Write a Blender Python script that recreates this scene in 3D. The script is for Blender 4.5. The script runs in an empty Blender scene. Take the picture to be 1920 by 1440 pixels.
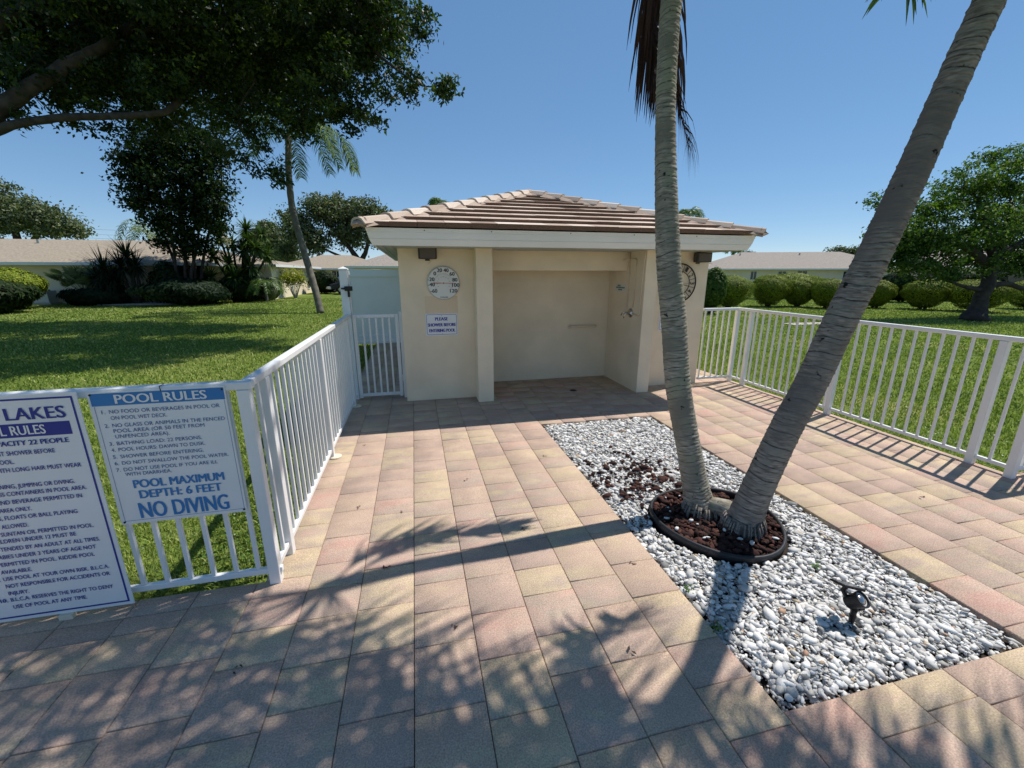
import bpy, bmesh, math, random
import numpy as np
from math import radians, sin, cos, pi
from mathutils import Vector, Matrix

# ------------------------------------------------------------------ camera, light, exposure
SC = bpy.context.scene
COL = SC.collection
rng = np.random.default_rng(11)
random.seed(5)

cd = bpy.data.cameras.new('camera'); cam = bpy.data.objects.new('camera', cd); COL.objects.link(cam)
cd.sensor_width = 36.0; cd.lens = 780 / 1920 * 36; cd.clip_start = 0.05; cd.clip_end = 2000
cam.location = (0, 0, 1.75); cam.rotation_euler = (radians(90 - 14.931), 0, radians(-12.908))
SC.camera = cam

SUN = Vector((.529, .185, 1.0)).normalized()
SUN_EL = math.asin(SUN.z); SUN_AZ = math.atan2(SUN.x, SUN.y)      # azimuth clockwise from +Y
W = bpy.data.worlds.new('World'); SC.world = W; W.use_nodes = True
wn = W.node_tree; sky = wn.nodes.new('ShaderNodeTexSky'); sky.sky_type = 'NISHITA'; sky.sun_disc = False
sky.sun_elevation = SUN_EL; sky.sun_rotation = SUN_AZ; sky.altitude = 3000; sky.air_density = 1.0
sky.dust_density = 0.0; sky.ozone_density = 6.0
hs = wn.nodes.new('ShaderNodeHueSaturation'); hs.inputs['Saturation'].default_value = 1.4
gm = wn.nodes.new('ShaderNodeGamma'); gm.inputs[1].default_value = .54; wn.links.new(sky.outputs[0], gm.inputs[0]); wn.links.new(gm.outputs[0], hs.inputs['Color'])
bg = wn.nodes['Background']; wn.links.new(hs.outputs[0], bg.inputs[0]); bg.inputs[1].default_value = 0.15
sl = bpy.data.lights.new('sun', 'SUN'); so = bpy.data.objects.new('sun', sl); COL.objects.link(so)
sl.energy = 3.0; sl.angle = radians(0.55); sl.color = (1.0, .95, .89)
so.rotation_euler = (-SUN).to_track_quat('-Z', 'Y').to_euler(); so.location = (20, 8, 30)
SC.view_settings.view_transform = 'Standard'; SC.view_settings.look = 'None'
SC.view_settings.exposure = 0.86; SC.view_settings.gamma = 1.0

# ------------------------------------------------------------------ materials
def mat(name, col, rough=.7, var=.12, scale=6, bump=0, bscale=60, metal=0, spec=.35, col2=None, detail=6):
    m = bpy.data.materials.new(name); m.use_nodes = True; nt = m.node_tree; N = nt.nodes; L = nt.links
    b = N['Principled BSDF']; b.inputs['Roughness'].default_value = rough; b.inputs['Metallic'].default_value = metal
    b.inputs['Specular IOR Level'].default_value = spec
    c = np.array(col); d = np.array(col2) if col2 is not None else c * (1 - var)
    tc = N.new('ShaderNodeTexCoord')
    no = N.new('ShaderNodeTexNoise'); no.inputs['Scale'].default_value = scale; no.inputs['Detail'].default_value = detail
    L.new(tc.outputs['Object'], no.inputs['Vector'])
    r = N.new('ShaderNodeValToRGB'); r.color_ramp.elements[0].position = .35; r.color_ramp.elements[1].position = .65
    r.color_ramp.elements[0].color = (*d, 1); r.color_ramp.elements[1].color = (*(c * (1 + var * .4)), 1)
    L.new(no.outputs['Fac'], r.inputs[0]); L.new(r.outputs[0], b.inputs['Base Color'])
    if bump:
        n2 = N.new('ShaderNodeTexNoise'); n2.inputs['Scale'].default_value = bscale; n2.inputs['Detail'].default_value = 5
        L.new(tc.outputs['Object'], n2.inputs['Vector'])
        bp = N.new('ShaderNodeBump'); bp.inputs['Strength'].default_value = bump; bp.inputs['Distance'].default_value = .01
        L.new(n2.outputs['Fac'], bp.inputs['Height']); L.new(bp.outputs[0], b.inputs['Normal'])
    return m

def ramp_attr_mat(name, attr, stops, noise_scale=0, noise_amt=0, grain=0, grain_scale=200, rough=.85, bump=0, bscale=150, transl=0, spec=.3, stretch=None):
    """base colour from a per-piece random value ('tone'), blended by noise"""
    m = bpy.data.materials.new(name); m.use_nodes = True; nt = m.node_tree; N = nt.nodes; L = nt.links
    b = N['Principled BSDF']; b.inputs['Roughness'].default_value = rough; b.inputs['Specular IOR Level'].default_value = spec
    a = N.new('ShaderNodeAttribute'); a.attribute_name = attr; fac = a.outputs['Fac']
    tc = N.new('ShaderNodeTexCoord')
    if noise_amt:
        cb = N.new('ShaderNodeCombineXYZ'); mu = N.new('ShaderNodeMath'); mu.operation = 'MULTIPLY'; mu.inputs[1].default_value = 37
        L.new(fac, mu.inputs[0]); L.new(mu.outputs[0], cb.inputs[2])
        ad = N.new('ShaderNodeVectorMath'); ad.operation = 'ADD'; L.new(tc.outputs['Object'], ad.inputs[0]); L.new(cb.outputs[0], ad.inputs[1])
        v = ad.outputs[0]
        if stretch:
            mp = N.new('ShaderNodeVectorMath'); mp.operation = 'MULTIPLY'; mp.inputs[1].default_value = stretch; L.new(v, mp.inputs[0]); v = mp.outputs[0]
        no = N.new('ShaderNodeTexNoise'); no.inputs['Scale'].default_value = noise_scale; no.inputs['Detail'].default_value = 4
        L.new(v, no.inputs['Vector'])
        m1 = N.new('ShaderNodeMath'); m1.operation = 'MULTIPLY_ADD'; m1.inputs[1].default_value = noise_amt; m1.inputs[2].default_value = -noise_amt / 2
        L.new(no.outputs['Fac'], m1.inputs[0])
        m2 = N.new('ShaderNodeMath'); m2.operation = 'ADD'; L.new(fac, m2.inputs[0]); L.new(m1.outputs[0], m2.inputs[1]); fac = m2.outputs[0]
    r = N.new('ShaderNodeValToRGB'); cr = r.color_ramp
    while len(cr.elements) < len(stops): cr.elements.new(.5)
    for e, (p, c) in zip(cr.elements, stops): e.position = p; e.color = (*c, 1)
    L.new(fac, r.inputs[0]); colout = r.outputs[0]
    if grain:
        g = N.new('ShaderNodeTexNoise'); g.inputs['Scale'].default_value = grain_scale; g.inputs['Detail'].default_value = 3
        L.new(tc.outputs['Object'], g.inputs['Vector'])
        gr = N.new('ShaderNodeMapRange'); gr.inputs[1].default_value = .3; gr.inputs[2].default_value = .7; gr.inputs[3].default_value = 1 - grain; gr.inputs[4].default_value = 1 + grain * .6
        L.new(g.outputs['Fac'], gr.inputs[0])
        mx = N.new('ShaderNodeVectorMath'); mx.operation = 'SCALE'; L.new(colout, mx.inputs[0]); L.new(gr.outputs[0], mx.inputs['Scale']); colout = mx.outputs[0]
    L.new(colout, b.inputs['Base Color'])
    if bump:
        n2 = N.new('ShaderNodeTexNoise'); n2.inputs['Scale'].default_value = bscale; n2.inputs['Detail'].default_value = 4
        L.new(tc.outputs['Object'], n2.inputs['Vector'])
        bp = N.new('ShaderNodeBump'); bp.inputs['Strength'].default_value = bump; bp.inputs['Distance'].default_value = .006
        L.new(n2.outputs['Fac'], bp.inputs['Height']); L.new(bp.outputs[0], b.inputs['Normal'])
    if transl:
        t = N.new('ShaderNodeBsdfTranslucent'); ms = N.new('ShaderNodeMixShader'); ms.inputs[0].default_value = transl
        sc_ = N.new('ShaderNodeVectorMath'); sc_.operation = 'MULTIPLY'; sc_.inputs[1].default_value = (1.5, 1.7, .5); L.new(colout, sc_.inputs[0])
        L.new(sc_.outputs[0], t.inputs[0]); L.new(b.outputs[0], ms.inputs[1]); L.new(t.outputs[0], ms.inputs[2])
        L.new(ms.outputs[0], N['Material Output'].inputs[0])
    return m

def leafmat(name, dark, mid, light, transl=.3, rough=.45, spec=.4):
    return ramp_attr_mat(name, 'tone', [(0, dark), (.55, mid), (1, light)], transl=transl, rough=rough, spec=spec)

M = {}
M['white'] = mat('white_powder_coat', (.80, .80, .79), .35, .04, 3, spec=.5)
M['fascia'] = mat('white_fascia_paint', (.84, .83, .80), .5, .05, 2)
M['stucco'] = mat('tan_stucco', (.86, .725, .535), .9, .09, 2.2, .35, 150)
M['stucco_dark'] = mat('unfaded_stucco', (.74, .585, .405), .9, .04, 2, .2, 170)
M['soffit'] = mat('soffit_vinyl', (.42, .44, .40), .6, .08, 5)
M['beige_house'] = mat('cream_house_stucco', (.78, .68, .50), .9, .05, .8)
M['grey_house'] = mat('grey_house_stucco', (.86, .735, .585), .9, .05, .8)
M['shingle'] = mat('tan_shingles', (.33, .275, .205), .95, .25, 9, .5, 30)
M['shingle2'] = mat('brown_grey_shingles', (0.319, 0.277, 0.236), .95, .25, 9, .5, 30)
M['gutter'] = mat('white_gutter', (.72, .74, .72), .5, .04)
M['glass'] = mat('dark_window_glass', (.03, .035, .04), .08, .2, 2, spec=.6)
M['blackplastic'] = mat('black_plastic', (.012, .012, .013), .4, .2, 12)
M['edging'] = mat('black_rubber_edging', (.022, .022, .024), .5, .2, 12)
M['speaker'] = mat('dark_speaker_case', (.05, .045, .042), .6, .15, 20)
M['grille'] = mat('speaker_grille', (.13, .115, .105), .7, .3, 300, .4, 300)
M['chrome'] = mat('dull_chrome', (.55, .52, .5), .25, .1, 8, metal=1)
M['pipe'] = mat('tan_painted_pipe', (.74, .61, .46), .5, .06, 9)
M['iron'] = mat('dark_wrought_iron', (.022, .012, .014), .5, .2, 20)
M['signwhite'] = mat('white_sign_board', (.80, .80, .80), .35, .03, 4)
M['cyan'] = mat('mid_blue_print', (.035, .20, .48), .5, .03)
M['cyan2'] = mat('blue_line_print', (.04, .10, .28), .5, .03)
M['navy'] = mat('navy_print', (.022, .035, .26), .5, .03)
M['purple'] = mat('violet_blue_print', (.045, .04, .30), .5, .03)
M['blackprint'] = mat('black_print', (.02, .02, .03), .5, .03)
M['greyprint'] = mat('grey_print', (.22, .22, .23), .5, .03)
M['greenprint'] = mat('green_print', (.06, .16, .10), .5, .03)
M['red'] = mat('red_needle', (.45, .03, .03), .4, .03)
M['dial'] = mat('white_dial', (.74, .73, .69), .35, .03, 4)
M['privacy'] = mat('grey_vinyl_panel', (.84, .83, .79), .5, .04, 2)
M['privacy_post'] = mat('grey_vinyl_post', (.80, .82, .82), .45, .04, 2)
M['soil'] = mat('dark_soil', (.035, .026, .02), 1, .4, 25, .5, 60)
M['sand'] = mat('joint_sand', (.06, .05, .042), 1, .3, 40)
M['concrete'] = mat('grey_concrete', (.42, .38, .33), .9, .12, 3, .2, 80)
M['cream'] = mat('cream_plastic', (.70, .62, .48), .5, .05)
M['carpaint'] = mat('dark_car_paint', (.02, .022, .03), .2, .1)
M['carwhite'] = mat('white_car_paint', (.75, .75, .75), .25, .04)
M['wire'] = mat('grey_wire', (.10, .10, .11), .7, .1)
M['lampglobe'] = mat('white_lamp_globe', (.82, .82, .80), .3, .03)
M['acunit'] = mat('pale_metal_housing', (.50, .50, .48), .5, .1, 30)
M['barkoak'] = mat('grey_brown_bark', (.062, .05, .04), .95, .45, 6, .9, 14)
M['barkdark'] = mat('dark_bark', (.055, .042, .034), .95, .4, 6, .8, 20)
M['stem'] = mat('brown_stem', (.09, .065, .045), .95, .4, 6, .5, 20)

def paver_mat():
    m = ramp_attr_mat('concrete_pavers', 'tone', [(0, (.395, .298, .236)), (.2, (.462, .333, .261)), (.4, (.503, .372, .274)), (.56, (.530, .415, .273)),
                         (.7, (.438, .338, .263)), (.86, (.500, .348, .271)), (1, (.500, .313, .248))],
                         noise_scale=3.8, noise_amt=.85, grain=.34, grain_scale=150, rough=.9, bump=.35, bscale=170, stretch=(1, 2.2, 1))
    nt = m.node_tree; N = nt.nodes; L = nt.links; b = N['Principled BSDF']; src = b.inputs['Base Color'].links[0].from_socket    # old stains and rubbed patches
    tc = N.new('ShaderNodeTexCoord'); n = N.new('ShaderNodeTexNoise'); n.inputs['Scale'].default_value = 2.1; n.inputs['Detail'].default_value = 9; n.inputs['Roughness'].default_value = .68
    L.new(tc.outputs['Object'], n.inputs['Vector']); r = N.new('ShaderNodeMapRange'); r.inputs[1].default_value = .36; r.inputs[2].default_value = .62; r.inputs[3].default_value = .85; r.inputs[4].default_value = 1.08
    L.new(n.outputs['Fac'], r.inputs[0]); x = N.new('ShaderNodeVectorMath'); x.operation = 'SCALE'; L.new(src, x.inputs[0]); L.new(r.outputs[0], x.inputs['Scale']); L.new(x.outputs[0], b.inputs['Base Color'])
    return m
M['paver'] = paver_mat()
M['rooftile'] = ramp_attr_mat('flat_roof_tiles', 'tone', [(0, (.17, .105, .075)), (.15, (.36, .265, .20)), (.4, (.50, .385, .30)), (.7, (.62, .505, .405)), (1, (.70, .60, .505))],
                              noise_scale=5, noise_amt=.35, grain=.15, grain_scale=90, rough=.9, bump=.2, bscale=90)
M['gravel'] = ramp_attr_mat('white_marble_chips', 'tone', [(0, (.16, .155, .145)), (.25, (.38, .37, .345)), (.6, (.60, .585, .555)), (.93, (.76, .75, .72)), (.97, (.50, .39, .25)), (1, (.38, .23, .16))],
                            noise_scale=40, noise_amt=.12, rough=.8, bump=.3, bscale=120)
M['lava'] = ramp_attr_mat('red_lava_rock', 'tone', [(0, (.022, .012, .010)), (.6, (.05, .022, .017)), (1, (.11, .045, .034))], noise_scale=60, noise_amt=.3, rough=1, bump=.8, bscale=160)
M['blade'] = leafmat('grass_blade', (.085, .13, .03), (.215, .285, .062), (.46, .46, .19), .2, .7, .15)
M['bigleaf'] = leafmat('shade_tree_leaf', (.008, .018, .006), (.022, .045, .010), (.085, .13, .024), .32, .5, .3)
M['darkleaf'] = leafmat('dark_tree_leaf', (.006, .014, .005), (.015, .032, .008), (.045, .075, .016), .18, .6, .15)
M['rtleaf'] = leafmat('lawn_tree_leaf', (0.024, 0.053, 0.012), (0.065, 0.124, 0.024), (0.177, 0.248, 0.053), .3, .6, .15)
M['oakleaf'] = leafmat('oak_leaf', (0.041, 0.059, 0.028), (0.088, 0.116, 0.050), (0.177, 0.195, 0.088), .2, .6)
M['hedgeleaf'] = leafmat('clipped_shrub_leaf', (.03, .05, .007), (.155, .205, .018), (.34, .39, .035), .08, .6, .12)
M['yucleaf'] = leafmat('yucca_blade', (.02, .05, .014), (.065, .115, .03), (.18, .24, .07), .12, .7, .08)
M['fanleaf'] = leafmat('fan_palm_leaf', (.06, .085, .04), (.16, .205, .09), (.30, .34, .18), .2)
M['sagoleaf'] = leafmat('dark_palm_leaf', (.008, .018, .008), (.014, .03, .012), (.035, .055, .022), .12, .6, .12)
M['palmleaf'] = leafmat('palm_leaflet', (0.029, 0.065, 0.014), (0.071, 0.130, 0.024), (0.142, 0.212, 0.035), .3)
M['deadleaf'] = leafmat('dead_palm_leaflet', (.022, .012, .012), (.055, .028, .024), (.12, .065, .045), .1, .7)
M['croton'] = leafmat('yellow_croton_leaf', (.06, .09, .012), (.22, .24, .02), (.42, .38, .03), .3)
M['flower'] = mat('cream_flowers', (.75, .72, .48), .7, .1)
M['clover'] = leafmat('clover_leaf', (0.035, 0.083, 0.014), (0.083, 0.171, 0.024), (0.153, 0.260, 0.047), .25)

def lawn_mat():
    m = bpy.data.materials.new('lawn_turf'); m.use_nodes = True; nt = m.node_tree; N = nt.nodes; L = nt.links
    b = N['Principled BSDF']; b.inputs['Roughness'].default_value = .95; b.inputs['Specular IOR Level'].default_value = .1
    tc = N.new('ShaderNodeTexCoord')
    def noise(s, d=6):
        n = N.new('ShaderNodeTexNoise'); n.inputs['Scale'].default_value = s; n.inputs['Detail'].default_value = d
        L.new(tc.outputs['Object'], n.inputs['Vector']); return n.outputs['Fac']
    def ramp(f, *st):
        r = N.new('ShaderNodeValToRGB')
        while len(r.color_ramp.elements) < len(st): r.color_ramp.elements.new(.5)
        for e, (p, c) in zip(r.color_ramp.elements, st): e.position = p; e.color = (*c, 1)
        L.new(f, r.inputs[0]); return r.outputs[0]
    def mix(a, c, f, mode='MIX'):
        x = N.new('ShaderNodeMix'); x.data_type = 'RGBA'; x.blend_type = mode
        if isinstance(f, float): x.inputs[0].default_value = f
        else: L.new(f, x.inputs[0])
        L.new(a, x.inputs[6]); L.new(c, x.inputs[7]); return x.outputs[2]
    big = ramp(noise(.35), (.35, (.115, .165, .030)), (.52, (.155, .215, .040)), (.7, (.24, .255, .08)))
    fine = ramp(noise(45, 3), (.3, (.4, .42, .4)), (.5, (.95, .95, .95)), (.72, (1.5, 1.4, 1.3)))
    bare = ramp(noise(.9, 8), (.66, (0, 0, 0)), (.74, (1, 1, 1)))
    c = mix(big, ramp(noise(5), (.3, (.17, .125, .06)), (.7, (.12, .13, .04))), bare)
    c = mix(c, fine, 1.0, 'MULTIPLY')
    L.new(c, b.inputs['Base Color'])
    bp = N.new('ShaderNodeBump'); bp.inputs['Strength'].default_value = .9; bp.inputs['Distance'].default_value = .05
    L.new(noise(38, 4), bp.inputs['Height']); L.new(bp.outputs[0], b.inputs['Normal'])
    return m
M['lawn'] = lawn_mat()

def palmtrunk_mat(name, cA, cB, cRing, lichen, cDark):
    m = bpy.data.materials.new(name); m.use_nodes = True; nt = m.node_tree; N = nt.nodes; L = nt.links
    b = N['Principled BSDF']; b.inputs['Roughness'].default_value = .95; b.inputs['Specular IOR Level'].default_value = .15
    tc = N.new('ShaderNodeTexCoord'); a = N.new('ShaderNodeAttribute'); a.attribute_name = 'ring'
    def noise(s, d=6, v=None):
        n = N.new('ShaderNodeTexNoise'); n.inputs['Scale'].default_value = s; n.inputs['Detail'].default_value = d
        L.new(v or tc.outputs['Object'], n.inputs['Vector']); return n.outputs['Fac']
    def mixc(f, a_, c_):
        x = N.new('ShaderNodeMix'); x.data_type = 'RGBA'; L.new(f, x.inputs[0])
        for s, i in ((a_, 6), (c_, 7)):
            if isinstance(s, tuple): x.inputs[i].default_value = (*s, 1)
            else: L.new(s, x.inputs[i])
        return x.outputs[2]
    def rng_(f, lo, hi):
        x = N.new('ShaderNodeMapRange'); x.inputs[1].default_value = lo; x.inputs[2].default_value = hi; L.new(f, x.inputs[0]); return x.outputs[0]
    mp = N.new('ShaderNodeVectorMath'); mp.operation = 'MULTIPLY'; mp.inputs[1].default_value = (.3, .3, 1.5); L.new(tc.outputs['Object'], mp.inputs[0])
    c = mixc(rng_(noise(55, 4, mp.outputs[0]), .35, .65), cA, cB)
    c = mixc(rng_(noise(9, 6), .52, .64), c, lichen)
    c = mixc(rng_(a.outputs['Fac'], .05, .6), c, cRing)
    c = mixc(rng_(noise(2.6, 8), .45, .62), c, cDark)
    c = mixc(rng_(noise(16, 3), .68, .73), c, (.02, .018, .016))
    L.new(c, b.inputs['Base Color'])
    bp = N.new('ShaderNodeBump'); bp.inputs['Strength'].default_value = .8; bp.inputs['Distance'].default_value = .006
    L.new(noise(75, 5, mp.outputs[0]), bp.inputs['Height']); L.new(bp.outputs[0], b.inputs['Normal'])
    return m
M['trunkpale'] = palmtrunk_mat('pale_palm_trunk', (.185, .168, .13), (.41, .375, .31), (.06, .05, .04), (.28, .275, .20), (.20, .185, .15))
M['trunkgrey'] = palmtrunk_mat('grey_brown_palm_trunk', (.155, .135, .115), (.345, .305, .265), (.045, .037, .032), (.25, .235, .20), (.17, .15, .135))
M['trunkfar'] = mat('far_palm_trunk', (.17, .155, .125), .95, .3, 5, .6, 25)

# ------------------------------------------------------------------ mesh helpers
class MB:
    def __init__(s): s.v = []; s.f = []; s.t = []
    def add(s, vs, fs, tone=.5):
        o = len(s.v); s.v += [tuple(p) for p in vs]; s.f += [tuple(i + o for i in f) for f in fs]; s.t += [tone] * len(vs)
    def box(s, x0, x1, y0, y1, z0, z1, tone=.5):
        s.add([(x0, y0, z0), (x1, y0, z0), (x1, y1, z0), (x0, y1, z0), (x0, y0, z1), (x1, y0, z1), (x1, y1, z1), (x0, y1, z1)],
              [(0, 3, 2, 1), (4, 5, 6, 7), (0, 1, 5, 4), (1, 2, 6, 5), (2, 3, 7, 6), (3, 0, 4, 7)], tone)
    def obox(s, c, ax, ay, az, tone=.5):      # half-axis vectors
        c, ax, ay, az = map(Vector, (c, ax, ay, az)); P = []
        for k in (-1, 1):
            for i, j in ((-1, -1), (1, -1), (1, 1), (-1, 1)): P.append(c + ax * i + ay * j + az * k)
        s.add(P, [(0, 3, 2, 1), (4, 5, 6, 7), (0, 1, 5, 4), (1, 2, 6, 5), (2, 3, 7, 6), (3, 0, 4, 7)], tone)
    def tube(s, pts, rad, n=10, cap=True, tone=.5):
        pts = [Vector(p) for p in pts]; rad = rad if hasattr(rad, '__len__') else [rad] * len(pts)
        t0 = (pts[1] - pts[0]).normalized(); u = t0.orthogonal().normalized(); V = []; F = []
        for i, p in enumerate(pts):
            t = (pts[min(i + 1, len(pts) - 1)] - pts[max(i - 1, 0)]).normalized()
            u = (u - t * u.dot(t)).normalized(); w = t.cross(u)
            for k in range(n): a = 2 * pi * k / n; V.append(p + (u * cos(a) + w * sin(a)) * rad[i])
        for i in range(len(pts) - 1):
            for k in range(n): F.append((i * n + k, i * n + (k + 1) % n, (i + 1) * n + (k + 1) % n, (i + 1) * n + k))
        if cap: F.append(tuple(reversed(range(n)))); F.append(tuple(range((len(pts) - 1) * n, len(pts) * n)))
        s.add(V, F, tone)
    def lathe(s, prof, c=(0, 0, 0), n=24, axis=None, tone=.5):   # prof: (r, h) along axis
        ax = Vector(axis).normalized() if axis else Vector((0, 0, 1)); u = ax.orthogonal().normalized(); w = ax.cross(u); c = Vector(c); V = []; F = []
        for r, h in prof:
            for k in range(n): a = 2 * pi * k / n; V.append(c + ax * h + (u * cos(a) + w * sin(a)) * r)
        for i in range(len(prof) - 1):
            for k in range(n): F.append((i * n + k, i * n + (k + 1) % n, (i + 1) * n + (k + 1) % n, (i + 1) * n + k))
        F.append(tuple(reversed(range(n)))); F.append(tuple(range((len(prof) - 1) * n, len(prof) * n)))
        s.add(V, F, tone)
    def poly(s, pts, tone=.5): s.add(pts, [tuple(range(len(pts)))], tone)

def link(name, me, m, parent=None):
    o = bpy.data.objects.new(name, me); COL.objects.link(o)
    if m is not None: me.materials.append(m)
    if parent is not None: o.parent = parent
    return o
def build(name, mb, m, parent=None, smooth=False, bevel=0, loc=None):
    me = bpy.data.meshes.new(name); me.from_pydata(mb.v, [], mb.f); me.update()
    at = me.attributes.new('tone', 'FLOAT', 'POINT'); at.data.foreach_set('value', np.array(mb.t, 'f'))
    bm = bmesh.new(); bm.from_mesh(me); bmesh.ops.recalc_face_normals(bm, faces=bm.faces); bm.to_mesh(me); bm.free()
    if smooth: me.polygons.foreach_set('use_smooth', [True] * len(me.polygons))
    o = link(name, me, m, parent)
    if bevel: b = o.modifiers.new('bevel', 'BEVEL'); b.width = bevel; b.segments = 2; b.limit_method = 'ANGLE'
    if loc is not None: o.location = loc
    return o
def mesh_np(name, V, F, m, parent=None, tone=None, smooth=False, extra=None):
    V = np.asarray(V, 'f'); F = np.asarray(F, 'i'); me = bpy.data.meshes.new(name)
    me.vertices.add(len(V)); me.vertices.foreach_set('co', V.ravel())
    k = F.shape[1]; me.loops.add(F.size); me.loops.foreach_set('vertex_index', F.ravel())
    me.polygons.add(len(F)); me.polygons.foreach_set('loop_start', np.arange(len(F), dtype='i') * k)
    if smooth: me.polygons.foreach_set('use_smooth', np.ones(len(F), bool))
    me.update(calc_edges=True)
    for an, av in (('tone', tone), ('ring', extra)):
        if av is not None: at = me.attributes.new(an, 'FLOAT', 'POINT'); at.data.foreach_set('value', np.asarray(av, 'f'))
    me.validate()
    return link(name, me, m, parent)
def thing(name, label, cat, loc=(0, 0, 0), group=None):
    o = bpy.data.objects.new(name, None); COL.objects.link(o); o.location = loc; o.empty_display_size = .1
    return tag(o, label, cat, group)
def tag(o, label, cat, group=None):
    o['label'] = label; o['category'] = cat
    if group: o['group'] = group
    return o
def structure(o): o['kind'] = 'structure'; return o
def stuff(o, label=None, cat=None):
    o['kind'] = 'stuff'
    if label: o['label'] = label; o['category'] = cat
    return o

_fc = {}
def text_into(mb, s, x0, x1, zb, h, y, bold=0.0, T=None):
    """text fitted to x0..x1 (x1 None: natural width), baseline zb, cap height h, in the plane y facing -Y; T maps (x,z)->point"""
    cu = bpy.data.curves.new('t', 'FONT'); cu.body = s; cu.size = 1; cu.resolution_u = 3; cu.fill_mode = 'FRONT'
    o = bpy.data.objects.new('t', cu); COL.objects.link(o); dg = bpy.context.evaluated_depsgraph_get()
    me = bpy.data.meshes.new_from_object(o.evaluated_get(dg)); n = len(me.vertices)
    co = np.zeros(n * 3, 'f'); me.vertices.foreach_get('co', co); co = co.reshape(-1, 3)
    fs = [tuple(p.vertices) for p in me.polygons]
    bpy.data.objects.remove(o); bpy.data.curves.remove(cu); bpy.data.meshes.remove(me)
    if not n: return
    a, b = co[:, 0].min(), co[:, 0].max(); cap = .694
    sx = (x1 - x0) / (b - a) if x1 is not None else h / cap
    for k, dx in enumerate((0,) if not bold else (0, -.5, .5, -1, 1)):
        P = [(x0 + (c[0] - a) * sx + dx * bold * h, zb + c[1] * h / cap) for c in co]
        mb.add([T(x, z) if T else (x, y - .00012 * k, z) for x, z in P], fs)

# ------------------------------------------------------------------ ground: lawn, paving, gravel bed
mb = MB(); mb.poly([(-400, -60, -.055), (400, -60, -.055), (400, 700, -.055), (-400, 700, -.055)])
structure(build('lawn', mb, M['lawn']))

GX0, GX1, GY0, GY1 = 1.385, 2.84, 1.03, 4.50
def paving():
    cols = []
    for k in range(-22, 5): cols.append((-.10 + .297 * k, -.10 + .297 * (k + 1)))
    for k in range(5): cols.append((GX0 + .291 * k, GX0 + .291 * (k + 1)))
    for k in range(22): cols.append((GX1 + .297 * k, GX1 + .297 * (k + 1)))
    V = []; F = []; T = []
    def paver(x0, x1, y0, y1):
        if x1 - x0 < .012 or y1 - y0 < .012: return
        g = .0016; c = .004; t = .5 + .38 * (2 * rng.random() - 1); dz = rng.normal(0, .0008, 4); z0 = rng.normal(0, .0007)
        x0 += g; x1 -= g; y0 += g; y1 -= g; o = len(V)
        for zz, i in ((-.05, 0), (-.004, 0), (0, c)):
            for (x, y), d in zip(((x0 + i, y0 + i), (x1 - i, y0 + i), (x1 - i, y1 - i), (x0 + i, y1 - i)), dz): V.append((x, y, zz + (d + z0 if zz > -.05 else 0))); T.append(t)
        for l in (0, 4):
            for k in range(4): F.append((o + l + k, o + l + (k + 1) % 4, o + l + 4 + (k + 1) % 4, o + l + 4 + k))
        F.append((o + 8, o + 9, o + 10, o + 11))
    regions = [(-6.6, -.991, -1.2, 2.335), (-.991, 5.13, -1.2, 6.70), (5.13, 9.3, -1.2, 2.335), (-1.02, -.15, 6.7, 11.3), (4.45, 5.13, 6.7, 7.6)]
    for a, b in cols:
        cuts = [-1.2 + rng.random() * .2]
        forced = ([2.20, 2.335] if b < -.6 else [2.20]) if b < -.35 else ([GY0, GY1] if GX0 - .01 < (a + b) / 2 < GX1 + .01 else [])
        while cuts[-1] < 11.3:
            n = cuts[-1] + rng.choice([.215, .275, .325])
            for f_ in forced:
                if cuts[-1] < f_ - .01 and n > f_ - .1: n = f_; break
            cuts.append(n)
        for c0, c1 in zip(cuts, cuts[1:]):
            for rx0, rx1, ry0, ry1 in regions:
                x0, x1, y0, y1 = max(a, rx0), min(b, rx1), max(c0, ry0), min(c1, ry1)
                if x1 <= x0 or y1 <= y0: continue
                if GX0 - .01 < (a + b) / 2 < GX1 + .01:
                    if y0 >= GY0 - .001 and y1 <= GY1 + .001: continue
                if y1 > 2.36 and y0 < 6.6: x0 = max(x0, -.95)
                paver(x0, x1, y0, y1)
    structure(mesh_np('patio_paving', V, F, M['paver'], tone=T))
    mb = MB()
    for r in ((-6.6, 9.3, -1.2, GY0), (-6.6, GX0, GY0, 2.33), (GX1, 9.3, GY0, 2.33), (-.95, GX0, 2.33, GY1), (GX1, 5.13, 2.33, GY1), (-.95, 5.13, GY1, 6.7), (-1.02, -.15, 6.7, 11.3), (4.45, 5.13, 6.7, 7.6)):
        mb.poly([(r[0], r[2], -.012), (r[1], r[2], -.012), (r[1], r[3], -.012), (r[0], r[3], -.012)])
    structure(build('paving_joint_sand', mb, M['sand']))
    mb = MB(); mb.poly([(GX0 - .01, GY0 - .01, -.048), (GX1 + .01, GY0 - .01, -.048), (GX1 + .01, GY1 + .01, -.048), (GX0 - .01, GY1 + .01, -.048)])
    structure(build('planting_bed_soil', mb, M['soil']))
paving()

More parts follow.
